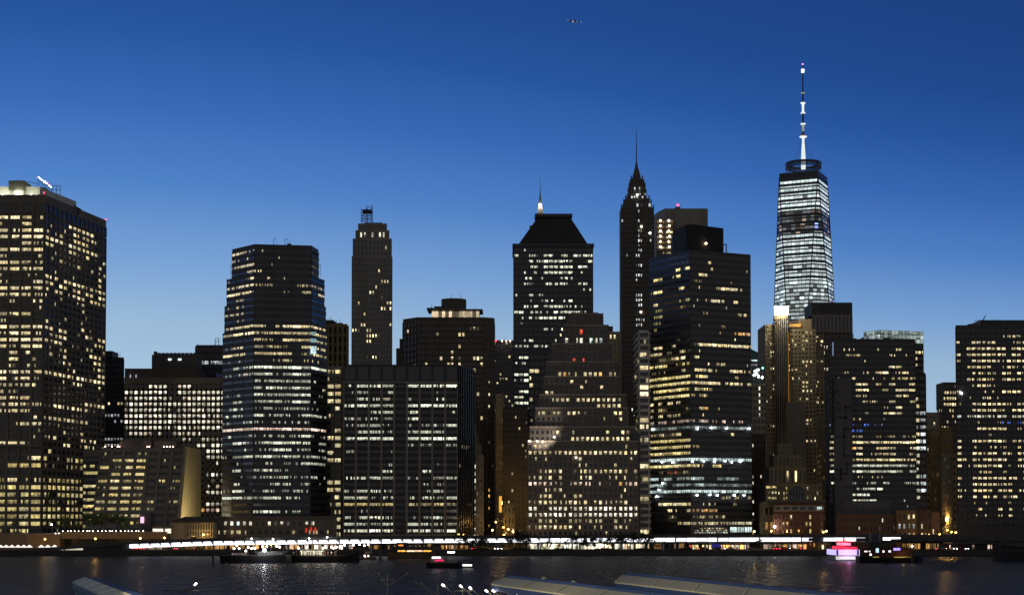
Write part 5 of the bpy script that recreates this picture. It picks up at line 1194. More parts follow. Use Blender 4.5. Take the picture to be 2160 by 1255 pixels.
def make_car(paint, label, head=True):
    e = empty('parked_car', (0, 0, 0), label, 'car', 'cars on the waterfront street')
    b = MB(); L, W, = 4.5, 1.8
    prof = [(-2.25, .35), (-2.25, .85), (-1.95, .95), (-1.2, 1.0), (1.25, .98), (2.05, .85), (2.25, .7), (2.25, .35)]
    n = len(prof); i0 = len(b.v)
    for y in (-.9, .9):
        for x, z in prof: b.v.append((x, y, z))
    b.f.append(tuple(range(n))); b.f.append(tuple(reversed(range(n, 2*n)))); b.c += [(0,0,0)]*2
    for k in range(n): b.f.append((k, (k+1) % n, n+(k+1) % n, n+k)); b.c.append((0,0,0))
    b.build('body', paint, e)
    c = MB(); c.hexa([(-1.5, -.85, 1.0), (1.0, -.85, 1.0), (1.0, .85, 1.0), (-1.5, .85, 1.0)], [(-1.0, -.68, 1.45), (.35, -.68, 1.45), (.35, .68, 1.45), (-1.0, .68, 1.45)]); c.build('cabin', GLASS, e)
    for x in (-1.4, 1.4):
        for y in (-.85, .85):
            w = MB(); w.tube((x, y-.1, .33), (x, y+.1, .33), .33, .33, 12); wo = w.build('wheel', W_BLACK, e); w = MB(); w.tube((x, y-.12, .33), (x, y+.12, .33), .2, .2, 10); w.build('rim', METAL, wo)
    for y in (-.65, .65):
        h = MB(); h.box(2.2, 2.32, y-.2, y+.2, .6, .8); h.build('headlight', WHITE, e)
        t = MB(); t.box(-2.32, -2.2, y-.2, y+.2, .65, .85); t.build('tail_light', REDL, e)
    return e
CP = [plain('car_white', (.6, .6, .6), .3), plain('car_black', (.02, .02, .022), .3), plain('car_red', (.35, .02, .02), .3), plain('taxi_yellow', (.6, .35, .02), .35)]
cars = [(284, 722, 1.9, 2, 'red car with tail lights on by the ramp end'), (293, 724, 1.8, 1, 'black car with tail lights on beside the red car at the ramp end'), (304, 722, 1.5, 0, 'white car nearest the first lit panels'), (372, 724, 1.7, 0, 'white car parked before the lit colonnade'), (420, 722, .2, 3, 'yellow taxi standing before the lit colonnade'),
        (840, 722, .1, 3, 'yellow taxi behind the orange-windowed ferry'), (872, 723, .1, 1, 'black car behind the orange-windowed ferry'), (1000, 723, 1.4, 0, 'white car turning out of the narrow street'), (1046, 724, -1.5, 0, 'white car with headlights on in the narrow street mouth'), (1055, 726, -1.6, 1, 'black car with headlights on in the narrow street mouth'),
        (1452, 722, .1, 1, 'black car before the red-lit restaurant front'), (1485, 722, .1, 2, 'red car before the red-lit restaurant front'), (1540, 722, 3.1, 0, 'white car right of the blue awning'), (1632, 722, 1.7, 2, 'red car braking under the highway'), (1639, 721, 1.6, 1, 'black car braking under the highway next to the red car'), (1655, 722, .1, 2, 'red car passing under the highway edge'), (1690, 722, 1.6, 1, 'black car with brake lights near the unlit gap of the highway'), (1985, 722, .2, 0, 'white car on the dark street right of the lightship'), (2012, 722, -1.5, 0, 'white car with headlights on in the right-hand gap'), (2035, 724, -1.4, 1, 'black car with headlights on in the right-hand gap'),
        (500, 706, 0, 1, 'black car driving on the highway deck above the barge'), (1150, 706, 0, 0, 'white car driving on the highway deck before the stepped grey building'), (1350, 706, 0, 2, 'red car driving on the highway deck before the white slab slip'), (410, 706, 0, 2, 'red car driving on the highway deck before the pavilion')]
for px, D, rz, ci, lb in cars:
    c = make_car(CP[ci], lb); x = PX(px, 1150, D); c.location = (x, D, deck_z(px)-.9 if D < 710 else G); c.rotation_euler = (0, 0, rz)

# ================================================================== LOW LIT FRONTS UNDER THE HIGHWAY
def front(name, label, x0, x1, y0, D, cols, pat, tint, gain, mat, dp=8, cat='shop'):
    a, b = PX(x0, 1150, D), PX(x1, 1150, D); z = PZ(y0, D)
    s = Bld(name, label, ((a+b)/2, D+dp/2, G), cat)
    s.mb('wall', mat).box(a, b, D, D+dp, G, z)
    s.facade(mat, (a, D, G+.2), (b-a, 0, 0), (0, 0, z-G-.6), 1, cols, [(pat, tint, gain*1.5)], wf=.95 if 'white_pavilion' in name else .82, hf=.86, pd=.25, sd=.3, sub=4, warm=.5)
    m = MB(); m.box(a-.3, b+.3, D-1.2, D+dp+.3, z, z+.25); m.build('flat_roof', W_DARK, s.e, s.loc)
    s.done()
front('pale_shop_front', 'pale brightly lit shop front under the ramp end', 290, 345, 1147, 730, 6, '##+#+#', 'P', .55, W_LIME)
front('orange_shop_front', 'orange lit shop front behind the moored barge', 452, 560, 1146, 728, 10, '+o-o+#o+o+', 'O', .5, W_BRICKB)
front('market_shop_front', 'warm lit market front behind the crowded sailing barge', 600, 745, 1146, 728, 14, '##o+#o#+#o+#-+', 'P', .55, W_BRICKB)
front('dim_shop_front', 'dim brown shop front behind the orange-windowed ferry', 775, 900, 1147, 729, 10, '-o.--o.-+-', 'O', .25, W_BRICKB)
front('striped_shop_front', 'striped amber shop front left of the dark quay trees', 930, 990, 1147, 729, 6, 'o+#+oo', 'O', .4, W_OCHRE)
front('white_pavilion', 'dazzling white glass pavilion under the highway behind the quay trees', 1112, 1290, 1143.5, 726, 12, '############', 'N', 1.5, W_WHITE)
front('white_pavilion', 'smaller white glass pavilion with gaps, right of the dazzling long one', 1295, 1372, 1144, 727, 7, '#+#+##-', 'N', 1.1, W_WHITE)
front('brown_kiosk', 'brown shuttered kiosk right of the quay trees', 1378, 1448, 1143, 729, 4, 'o.-o', 'O', .2, W_BROWN)
front('red_restaurant', 'restaurant front with glowing red and yellow windows under the highway', 1452, 1502, 1146, 727, 7, 'r##r#+#', 'Y', .8, W_BRICKB)
front('orange_restaurant', 'restaurant front with an orange awning band right of the blue awning', 1520, 1580, 1146, 727, 6, 'oo##o#', 'P', .9, W_BRICKB)
front('red_lit_stall', 'red lit market stall under the highway beside the braking cars', 1610, 1702, 1145, 729, 9, 'p+p+o+poo', 'P', .4, W_BRICKB)
front('tan_kiosk', 'tan kiosk with a bright corner lamp left of the party boat', 1730, 1752, 1146, 727, 2, '+-', 'W', .5, W_OCHRE)
front('amber_stall', 'long amber lit stall behind the dark lightship', 1903, 1990, 1143, 729, 9, 'oo+o-+-o-', 'O', .35, W_BRICKB)
front('dark_market_hall', 'dark low market hall left of the moored sailing ship', 1990, 2105, 1146, 729, 10, '.-...+.-p.', 'P', .5, W_DARK)
# blue awning
q = at(1511, 1151, 724); e = empty('blue_awning', (q.x, 724, G), 'dark blue awning tent between two lit restaurants', 'awning')
a = MB(); a.hexa([(-2.6, 0, q.z-G-.6), (2.6, 0, q.z-G-.6), (2.6, 3, q.z-G-.6), (-2.6, 3, q.z-G-.6)], [(-1.6, 1, q.z-G+1), (1.6, 1, q.z-G+1), (1.6, 2, q.z-G+1), (-1.6, 2, q.z-G+1)]); a.build('canopy', lampmat('blue_canopy', (.03, .03, .4), .25), e)
for sx in (-2.4, 2.4): a = MB(); a.tube((sx, .2, 0), (sx, .2, q.z-G-.6), .06, .06, 6); a.build('post', METAL, e)
# scalloped white canopies at the left end
cv = lampmat('lit_canopy', (1, .95, .85), 1.1)
def canopy(px, lb):
    q = at(px, 1151, 712); e = empty('white_canopy', (q.x, 712, deck_z(px)-2.2), lb, 'canopy', 'white canopies along the plaza wall')
    z0 = q.z - e.location.z
    c = MB(); c.hexa([(-1.25, -1.2, z0-.6), (1.25, -1.2, z0-.6), (1.25, 1.2, z0-.6), (-1.25, 1.2, z0-.6)], [(-.15, -.15, z0+.5), (.15, -.15, z0+.5), (.15, .15, z0+.5), (-.15, .15, z0+.5)]); c.build('cloth', cv, e)
    p = MB(); p.tube((0, 0, -1), (0, 0, z0-.5), .06, .06, 6); p.build('post', METAL, e)
for px in (1, 13, 25, 38, 50, 62): canopy(px, 'small white lit pyramid canopy in the long row before the plaza wall')
for px in (87, 101, 115): canopy(px, 'small white lit pyramid canopy in the short row beneath an orange lamp')

# ================================================================== TREES
def leafmat(key, rgb):
    m = plain(key, rgb, .7); return m
LEAF = leafmat('dark_leaves', (.045, .06, .03)); LEAF2 = leafmat('green_leaves', (.07, .11, .035)); BARK = plain('bark', (.05, .04, .03), .9)
def make_tree(name, h, rx, label, group, leaf, n=900, seed=1, bare=.35, cat='tree'):
    R = random.Random(seed); e = empty(name, (0, 0, 0), label, cat, group)
    t = MB(); top = h*.62
    t.tube((0, 0, 0), (.05*h*R.uniform(-1, 1), 0, top), .028*h, .012*h, 7); tips = []
    for k in range(7):
        a = R.uniform(0, 2*pi); z0 = top*R.uniform(.45, .95); L = rx*R.uniform(.5, .95); tip = (L*cos(a), L*sin(a), z0 + h*R.uniform(.12, .35)); t.tube((0, 0, z0), tip, .010*h, .004*h, 5); tips.append(tip)
    t.build('trunk', BARK, e)
    c = MB(); cl = []
    for k in range(14):
        b = R.choice(tips); cl.append((b[0]+R.gauss(0, rx*.25), b[1]+R.gauss(0, rx*.25), min(h*.92, max(h*bare, b[2]+R.gauss(0, h*.12))), rx*R.uniform(.22, .42)))
    for i in range(n):
        x, y, z, r = R.choice(cl); v = Vector((R.gauss(0, 1), R.gauss(0, 1), R.gauss(0, .8))).normalized()*r*R.uniform(.4, 1.05)
        p = Vector((x, y, z)) + v; s_ = h*R.uniform(.018, .04)
        a = Vector((R.gauss(0, 1), R.gauss(0, 1), R.gauss(0, 1))).normalized(); b_ = a.orthogonal().normalized()
        c.quad(p - a*s_ - b_*s_*.6, p + a*s_ - b_*s_*.6, p + a*s_ + b_*s_*.6, p - a*s_ + b_*s_*.6)
    c.build('crown', leaf, e); return e
QG = 'trees along the quay'
qt = [(993, 8, 5.0, 'broad dark quay tree at the end of the striped amber front'), (1010, 6.5, 4.6, 'low wide dark quay tree, second from the amber front'), (1024, 6, 4, 'low dark quay tree before the red glow'), (1052, 4.2, 3.6, 'small light green quay tree with a pale trunk'), (1096, 9.5, 4.4, 'tall dark quay tree covering the start of the white pavilion'), (1110, 8.2, 3.8, 'tall dark quay tree beside the tallest, against the white pavilion'),
      (1139, 4.6, 1.3, 'thin sapling first against the white pavilion'), (1156, 5.4, 1.5, 'thin sapling second against the white pavilion'), (1178, 4.8, 1.2, 'thin sapling third against the white pavilion'), (1200, 7.2, 1.9, 'slim young tree in the middle of the white pavilion'), (1217, 7.6, 2.1, 'slim dark tree right of the pavilion middle'), (1238, 7.4, 2.8, 'open crowned tree showing white light through its leaves'), (1255, 6, 2.4, 'small open crowned tree at the long pavilion end'),
      (1276, 6.4, 3.2, 'bushy tree between the two white pavilions'), (1297, 7.0, 3.4, 'bushy tree before the smaller white pavilion'), (1318, 7.6, 3.6, 'dense tree before the smaller white pavilion, left half'), (1346, 8.6, 3.8, 'dense tall tree before the smaller white pavilion, middle'), (1362, 8.2, 3.4, 'dense tall tree at the right edge of the smaller white pavilion'), (1384, 5, 3.4, 'low dark tree before the brown kiosk'), (1603, 5.5, 2.6, 'small tree by the red lit stall')]
for i, (px, h, rx, lb) in enumerate(qt):
    t = make_tree('quay_tree', h, rx, lb, QG, LEAF2 if px == 1052 else LEAF, 260 if rx < 2 else 800, 100+i, .3 if rx > 3 else .42); x = PX(px, 1160, QY+3); t.location = (x, QY+3 + (i % 3)*.8, G)
for i, (px, h, rx, lb) in enumerate(((138, 8, 6, 'round green plaza tree nearest the white plaza lamp'), (180, 9, 8, 'wide green plaza tree before the recessed ribbon windows'), (213, 9, 8, 'wide green plaza tree before the battered block'), (244, 8.5, 7, 'green plaza tree nearest the stair tower'))):
    t = make_tree('plaza_tree', h, rx, lb, 'trees on the raised plaza', LEAF2, 900, 300+i, .35); t.location = (PX(px, 1120, 742), 742+i % 2, PZ(1123, 738))
# hedge strip on the quay
m = MB(); R = random.Random(5)
for i in range(5200):
    x = R.uniform(PX(985, 1160, QY+1.5), PX(1452, 1160, QY+1.5)); hh = .7 + .5*sin(x*.35) + R.uniform(0, .4); p = Vector((x, QY+1.6+R.uniform(-.5, .5), G+max(.1, hh)*R.random())); a = Vector((R.gauss(0,1), R.gauss(0,1), R.gauss(0,1))).normalized()*.2; b_ = a.orthogonal()
    m.quad(p-a-b_, p+a-b_, p+a+b_, p-a+b_)
tag(m.build('hedge', LEAF), 'low dark hedge growing along the quay edge under the trees', 'hedge', kind='stuff')
# ================================================================== BOATS
def hullmb(L, W, H, bow=.25, sheer=.6, stern=.85):
    m = MB(); n = 14; secs = []
    for i in range(n+1):
        t = i/n; x = -L/2 + L*t
        w = W/2*(stern + (1-stern)*min(1, t*4)) * (1 if t < 1-bow else max(.03, 1-((t-(1-bow))/bow)**2))
        z = H + sheer*max(0, (t-.55)/.45)**2 + sheer*.35*max(0, (.25-t)/.25)**2
        secs.append([(x, -w, z), (x, -w*.82, -.5), (x, w*.82, -.5), (x, w, z)])
    for s in secs: m.v += s
    for i in range(n):
        for k in range(4): m.f.append((4*i+k, 4*i+(k+1) % 4, 4*i+4+(k+1) % 4, 4*i+4+k)); m.c.append((0,0,0))
    m.f.append((3,2,1,0)); m.f.append(tuple(4*n+k for k in range(4))); m.c += [(0,0,0)]*2
    return m
def boat(name, label, px, wl, cat='boat', rz=0.0):
    p = atz(px, wl, 0.0); return empty(name, (p.x, p.y, 0), label, cat, None, rz), p.y/F
def part(e, nm, mat, fn, *a, **k):
    m = MB(); getattr(m, fn)(*a, **k); return m.build(nm, mat, e)
def boxes(e, nm, mat, lst):
    for b in lst: part(e, nm, mat, 'box', *b)
HULLD = wallmat('black_hull', (.02, .02, .022), .5); HULLW = plain('white_hull', (.75, .75, .72), .35); HULLR = wallmat('red_hull', (.25, .02, .015), .5); DECKW = wallmat('deck_wood', (.12, .08, .05)); RUST = wallmat('dark_superstructure', (.06, .06, .055))
def glow(e, nm, pts, mat, r=.4):
    for p in pts: part(e, nm, mat, 'ball', p, r, 8)
def windows(e, n, x0, x1, y, z0, z1, rgb, f=.7):
    w = (x1-x0)/n
    for i in range(n):
        m = MB(); g = RND.uniform(.6, 1.2); m.quad((x0+w*i, y, z0), (x0+w*(i+f), y, z0), (x0+w*(i+f), y, z1), (x0+w*i, y, z1), tuple(v*g for v in rgb)); m.build('window', GLASS, e)
def seated(x, y, z, k, e): pass

# moored restaurant barge
e, k = boat('restaurant_barge', 'long dark moored barge with rows of white and pink lamps on its deck', 541, 1186)
hullmb(147*k, 8, 15*k, .08, .4, .97).build('hull', HULLD, e)
L = 147*k
part(e, 'deck', DECKW, 'box', -L/2+1, L/2-2, -3.6, 3.6, 15*k+.02, 15*k+.12)
boxes(e, 'deck_house', RUST, [(-L*.35, -L*.12, -2, 2, 15*k+.12, 21*k), (L*.02, L*.4, -2.2, 2.2, 15*k+.12, 22*k)])
windows(e, 5, -L*.34, -L*.13, -2.05, 16.5*k, 19.5*k, (.25, .2, .2)); windows(e, 8, L*.03, L*.39, -2.25, 17*k, 20.5*k, (.22, .22, .2))
part(e, 'awning', plain('awning_grey', (.3, .3, .3)), 'box', L*.0, L*.44, -3.4, 3.4, 22.5*k, 23*k)
for x in [(-L/2+2)+i*(L-4)/22 for i in range(23)]: part(e, 'rail_post', METAL, 'box', x-.06, x+.06, -3.7, -3.58, 15*k, 18*k)
boxes(e, 'rail', METAL, [(-L/2+2, L/2-2, -3.7, -3.6, 18*k, 18.4*k)])
for x in (-34*k, -3*k, 30*k, 58*k): part(e, 'mast', METAL, 'tube', (x, 0, 15*k), (x, 0, 38*k), .12, .08, 6)
glow(e, 'deck_lamp', [((px-541)*k, -2.6, (1186-y)*k) for px, y in ((496, 1156), (507, 1156), (526, 1154), (533, 1156), (540, 1156), (556, 1152), (565, 1152), (586, 1151), (592, 1153), (521, 1161))], lampmat('pink_white_lamp', (1, .86, .8), 9), .36)
glow(e, 'deck_lamp', [((px-541)*k, -1.5, (1186-y)*k) for px, y in ((501, 1150), (572, 1147))], SODIUM, .35)
glow(e, 'bow_lamp', [((561-541)*k, -3.9, (1186-1159)*k)], lampmat('blue_white_lamp', (.9, .93, 1), 30), .55)
point('bow_light', ((561-541)*k, -6, 4.2), (.9, .93, 1), 900, .5, e)
for x in (-22*k, 6*k, 44*k): point('deck_light', (x, -5.6, 4.6), (1, .88, .75), 160, .4, e)
part(e, 'gangway', METAL, 'box', -4*k, -1*k, 3.6, 30, 16*k, 16.5*k)

# crowded sailing barge
e, k = boat('sailing_barge', 'black sailing barge with upswept bow, its deck crowded under many bright lamps', 687, 1185)
L = 142*k
hullmb(L, 8, 13*k, .3, 8*k, .95).build('hull', HULLD, e)
part(e, 'deck', DECKW, 'box', -L/2+1, L*.28, -3.4, 3.4, 13*k+.02, 13*k+.1)
boxes(e, 'bar_house', wallmat('bar_house', (.5, .5, .4)), [(-L*.38, -L*.02, -1.5, 1.5, 13*k+.1, 25*k)])
windows(e, 9, -L*.37, -L*.03, -1.55, 16*k, 24*k, (1.0, .95, .7), .8)
part(e, 'awning', plain('awning_white', (.6, .6, .55)), 'box', -L*.42, L*.05, -3.0, 3.0, 26.5*k, 27*k)
for x in (-L*.2, L*.16): part(e, 'mast', DECKW, 'tube', (x, 0, 13*k), (x, 0, 13*k+15), .18, .1, 6)
part(e, 'bowsprit', DECKW, 'tube', (L*.46, 0, 18*k), (L*.60, 0, 27*k), .15, .08, 6)
glow(e, 'deck_lamp', [((px-687)*k, -2.6, (1185-y)*k) for px, y in ((632, 1155), (649, 1154), (668, 1154), (683, 1155), (689, 1154), (701, 1153), (705, 1155), (711, 1153), (719, 1152), (728, 1149), (722, 1155))], lampmat('warm_white_lamp', (1, .9, .78), 12), .36)
for x in (-40*k, -10*k, 20*k): point('deck_light', (x, -5.2, 4.4), (1, .9, .7), 200, .4, e)
for x in [-L/2+2+i*1.5 for i in range(15)]: part(e, 'stanchion', METAL, 'box', x-.05, x+.05, -3.65, -3.55, 13*k, 16.5*k)
# people on the two barges
def person(x, y, z, shirt, label):
    e = empty('person', (x, y, z), label, 'person', 'guests standing on the moored barges')
    b = MB(); b.lathe((0, 0, 0), [(.10, 0), (.13, .05), (.12, .5), (.19, .88), (.17, 1.05), (.23, 1.38), (.16, 1.48), (.06, 1.52), (.065, 1.56), (.11, 1.64), (.10, 1.72), (.04, 1.78)], 10)
    o = b.build('body', plain('skin_tone', (.35, .22, .16)), e, (0,0,0), True)
    c = MB(); c.lathe((0, 0, 0), [(.17, .86), (.20, .9), (.19, 1.08), (.25, 1.36), (.18, 1.46), (.09, 1.49)], 10); c.build('shirt', shirt, e, (0,0,0), True)
    for s_ in (-1, 1):
        a = MB(); a.tube((.22*s_, 0, 1.4), (.30*s_, -.05, 1.1), .055, .045, 6); a.tube((.30*s_, -.05, 1.1), (.24*s_, -.22, .9), .045, .035, 6); a.build('sleeve', shirt, e)
        t = MB(); t.tube((.09*s_, 0, .9), (.11*s_, 0, 0.02), .10, .06, 7); t.build('trousers', plain('dark_trousers', (.03, .03, .045)), e)
    return e
SH = [plain('shirt_white', (.6, .6, .58)), plain('shirt_dark', (.05, .05, .06)), plain('shirt_red', (.35, .05, .05)), plain('shirt_tan', (.4, .32, .22))]
SHN = ['white', 'dark', 'red', 'tan']
pb = atz(687, 1185, 0); kb = pb.y/F
for i in range(14):
    px = 622 + i*6.6 + RND.uniform(-1.5, 1.5); person((px-1080)*kb, pb.y - 2.9 + RND.uniform(0, .8), 13*kb+.1, SH[i % 4], f'guest in a {SHN[i % 4]} shirt standing at the rail of the crowded sailing barge')

# ferry with orange windows
e, k = boat('ferry', 'dark ferry with four glowing orange windows moored against the quay', 869, 1177)
L = 100*k
hullmb(L, 7, 12*k, .15, .8, .95).build('hull', wallmat('ferry_hull', (.16, .11, .07)), e)
cb = part(e, 'cabin', RUST, 'box', -L*.42, L*.42, -2.8, 2.8, 12*k+.02, 23*k); part(e, 'upper_deck', W_DARK, 'box', -L*.45, L*.45, -3.0, 3.0, 23*k+.01, 23*k+.25)
wh = part(e, 'wheelhouse', RUST, 'box', -L*.32, -L*.1, -1.8, 1.8, 23*k+.25, 33*k)
for px, c in ((848, (1.6, .75, .12)), (867, (1.6, 1.1, .7)), (884, (1.6, 1.0, .6)), (902, (1.6, .8, .12))):
    m = MB(); x = (px-869)*k; m.poly([(x-1.5, -2.85, 14.3*k), (x+1.5, -2.85, 14.3*k), (x+1.7, -2.85, 15.6*k), (x+1.4, -2.85, 17.4*k), (x-1.4, -2.85, 17.4*k), (x-1.7, -2.85, 15.6*k)], c); m.build('window', GLASS, cb)
m = MB(); m.quad((-28*k, -1.85, 26*k), (-18*k, -1.85, 26*k), (-18*k, -1.85, 29*k), (-28*k, -1.85, 29*k), (1.6, .45, .06)); m.build('window', GLASS, wh)
for x in (-L*.38, L*.38): part(e, 'mast', METAL, 'tube', (x, 0, 23*k), (x, 0, 33*k), .1, .06, 6)
part(e, 'rail', METAL, 'box', -L*.45, L*.45, -3.0, -2.95, 26*k, 26.3*k)

# small launch crossing in front
e, k = boat('motor_launch', 'low dark motor launch with white deck lights and one red side light', 948, 1197)
L = 96*k
hullmb(L, 4.5, 1.6, .3, .8, .9).build('hull', HULLD, e)
part(e, 'cabin', plain('launch_grey', (.12, .12, .13)), 'hexa', [(-L*.42, -1.5, 1.62), (L*.05, -1.5, 1.62), (L*.05, 1.5, 1.62), (-L*.42, 1.5, 1.62)], [(-L*.40, -1.3, 3.4), (-L*.06, -1.3, 3.4), (-L*.06, 1.3, 3.4), (-L*.40, 1.3, 3.4)])
windows(e, 4, -L*.37, -L*.1, -1.5, 2.3, 2.9, (.03, .04, .06))
part(e, 'nav_mast', METAL, 'tube', (-L*.2, 0, 3.4), (-L*.2, 0, 5.2), .06, .04, 6)
for px, y, nm, mt, hw in ((921, 1175, 'deck_light', lampmat('white_bar', (1, .95, .92), 5), 1.4), (986, 1191, 'bow_light', lampmat('white_bar', (1, .95, .92), 5), 1.5), (927, 1181, 'side_light', lampmat('red_bar', (1, .02, .10), 1.6), 1.4), (952, 1164, 'mast_light', lampmat('white_bar', (1, .95, .92), 5), 1.2)):
    x = (px-948)*k; z = (1197-y)*k
    if nm == 'mast_light': part(e, 'light_post', METAL, 'tube', (x, 0, 1.6), (x, 0, z), .06, .05, 6)
    part(e, nm, mt, 'box', x-hw, x+hw, -2.1, -1.9, z-.22, z+.22)
    if nm != 'mast_light': part(e, 'light_bracket', METAL, 'box', x-hw*.3, x+hw*.3, -1.9, -.5, max(1.2, z-.35), z-.05) 

# party boat seen from astern
e, k = boat('party_boat', 'white party boat seen end-on with a violet lit saloon and red lit upper deck', 1776, 1180)
hw = 26*k
m = MB(); n = 12
hullmb(22, 2*hw, 9*k, .35, 1.2, .97).build('hull', HULLW, e).rotation_euler = (0, 0, radians(90))
vi = lampmat('violet_saloon', (.62, .52, 1.0), 1.05); 
part(e, 'saloon', vi, 'box', -hw*.98, hw*.98, -10.5, 6, 11*k, 22*k); part(e, 'saloon_floor', plain('deep_blue_trim', (.03, .02, .2)), 'box', -hw, hw, -10.7, 7, 9.4*k, 10.9*k)
part(e, 'upper_deck', HULLW, 'box', -hw, hw, -10.8, 7, 22.2*k, 23.2*k)
for x in (-.82, .82): part(e, 'saloon_pillar', plain('deep_blue_trim', (.03, .02, .2)), 'box', x*hw-.35, x*hw+.35, -10.75, -10.55, 11*k, 22*k)
part(e, 'stern_panel', lampmat('stern_glow', (.95, .97, .9), .7), 'box', -hw*.96, hw*.96, -11.35, -11.12, 2.2*k, 8*k)
part(e, 'fender', HULLD, 'box', -hw, hw, -11.5, -11.36, .8*k, 1.7*k)
rd = lampmat('red_party_light', (1, .03, .10), .9)
boxes(e, 'upper_cabin', rd, [(-hw*.8, -hw*.2, -9, 0, 23.2*k, 29*k), (hw*.1, hw*.85, -9, 0, 23.2*k, 27.5*k)])
part(e, 'roof_canopy', lampmat('pink_canopy', (1, .4, .6), .8), 'box', -hw*.35, hw*.3, -9.5, 2, 31*k, 36*k); part(e, 'canopy_roof', rd, 'box', -hw*.5, hw*.55, -9.6, 2.2, 38*k, 39.5*k)
for x in (-hw*.45, hw*.5): part(e, 'canopy_post', METAL, 'tube', (x, -9, 23*k), (x, -9, 38*k), .08, .08, 6)
part(e, 'mast', rd, 'tube', (0, -6, 39.5*k), (0, -6, 46*k), .25, .1, 6)
glow(e, 'stern_lamp', [(-hw*.82, -11.5, 6*k), (hw*.82, -11.5, 6*k)], HULLD, .25)
point('saloon_light', (0, -14, 3), (.6, .45, 1), 260, .5, e); point('party_light', (0, -12.5, 5.5), (1, .05, .15), 260, .5, e)

# dark lightship with funnel
e, k = boat('lightship', 'dark red lightship with a black funnel, amber deck strip and a violet window', 1878, 1186)
L = 138*k
hullmb(L, 8, 11*k, .2, 1.4, .9).build('hull', HULLD, e)
su = part(e, 'superstructure', wallmat('maroon_house', (.10, .035, .03)), 'box', -L*.44, L*.30, -2.8, 2.8, 11*k, 31*k)
part(e, 'upper_deck', RUST, 'box', -L*.36, L*.24, -3.1, 3.1, 31*k+.01, 33*k)
part(e, 'bridge', RUST, 'box', -L*.34, L*.02, -2.4, 2.4, 33*k, 43*k)
part(e, 'funnel', W_BLACK, 'tube', (-32*k, 0, 33*k), (-32*k, 0, 62*k), 2.1, 1.9, 14)
part(e, 'deck_strip', lampmat('amber_strip', (.8, .62, .12), .45), 'box', L*.02, L*.27, -3.95, -3.75, 11.2*k, 12.8*k); part(e, 'deck_strip', lampmat('amber_strip', (.8, .62, .12), .45), 'box', -L*.30, -L*.21, -3.95, -3.75, 11.5*k, 13*k)
for px, y, c, w, h in ((1823, 1162, (2, 2, 1.9), 3, 1.2), (1831, 1162, (1.6, 1.6, 1.6), 1.6, 1.2), (1847, 1160, (.9, 1.3, 1.4), 3, 4.5), (1860, 1162, (1.8, 1.8, 1.6), 2, 2), (1873, 1162, (1.5, 1.6, 1.7), 2.5, 2), (1888, 1157.5, (.7, .5, 3), 7, 2.5), (1833, 1168.5, (2, 2, 2), 2, 2)):
    m = MB(); x, z = (px-1878)*k, (1186-y)*k; m.quad((x-w*k, -2.85, z-h*k), (x+w*k, -2.85, z-h*k), (x+w*k, -2.85, z+h*k), (x-w*k, -2.85, z+h*k), c); m.build('window', GLASS, su)
for x in (-L*.28, L*.28): part(e, 'mast', METAL, 'tube', (x, 0, 33*k), (x, 0, 33*k+9), .15, .08, 6)
glow(e, 'mast_lamp', [((1920-1878)*k, -2.9, (1186-1151)*k)], lampmat('warm_white_lamp', (1, .9, .78), 12), .35)
point('deck_light', (L*.15, -5.5, 3.5), (.9, .7, .2), 90, .3, e)

# tall ship at the right edge
e, k = boat('tall_ship', 'moored three-masted sailing ship with furled yards at the photo edge', 2190, 1181)
L = 190*k
h_ = hullmb(L, 9, 28*k, .25, 1.5, .85); h_.build('hull', wallmat('ship_hull', (.035, .035, .04), .5), e).rotation_euler = (0, 0, pi)
part(e, 'stripe', wallmat('hull_stripe', (.12, .13, .14)), 'box', -L*.4, L*.45, -4.62, -4.5, 20*k, 22*k)
part(e, 'deck_house', wallmat('ship_house', (.14, .1, .08)), 'box', -L*.3, L*.3, -2.5, 2.5, 28*k, 37*k)
rg = MB()
for x in (-L*.36, -L*.02, L*.3):
    mo = part(e, 'mast', DECKW, 'tube', (x, 0, 28*k), (x, 0, 125*k), .3, .12, 8)
    for z, w in ((58, 7), (78, 6), (97, 5), (112, 3.5)):
        part(mo, 'yard', DECKW, 'tube', (x-.3, -w*.3, z*k), (x+.3, w, z*k), .14, .1, 6); part(mo, 'yard', DECKW, 'tube', (x-w*.8, -.4, z*k), (x+w*.8, -.4, z*k), .14, .14, 6)
    for s_ in (-1, 1):
        for j in (0, .8, 1.6): rg.tube((x+s_*(2.2+j), -4.3, 28*k), (x, 0, 98*k), .05, .04, 3)
rg.build('rigging', METAL, e)
part(e, 'bowsprit', DECKW, 'tube', (-L*.48, 0, 29*k), (-L*.58, 0, 40*k), .25, .1, 6)

# mooring piles
for px, y0, y1, lb in ((450, 1170, 1189, 'thicker wooden mooring pile standing in the river left of the barge'), (466.5, 1172, 1185, 'shorter wooden mooring pile close to the barge stern'), (765, 1150, 1180, 'dark mooring pile just right of the sailing barge'), (803, 1150, 1178, 'dark mooring pile left of the orange-windowed ferry'), (1924, 1168, 1187, 'mooring pile at the bow of the dark lightship')):
    p = atz(px, y1, 0); kk = p.y/F; e = empty('mooring_pile', (p.x, p.y, 0), lb, 'mooring pile', 'mooring piles')
    part(e, 'pile', DECKW, 'tube', (0, 0, -2), (0, 0, (y1-y0)*kk), .42, .38, 10); part(e, 'collar', METAL, 'tube', (0, 0, (y1-y0)*kk-.5), (0, 0, (y1-y0)*kk-.2), .46, .46, 10); part(e, 'pile_cap', HULLD, 'tube', (0, 0, (y1-y0)*kk), (0, 0, (y1-y0)*kk+.15), .42, .25, 10)
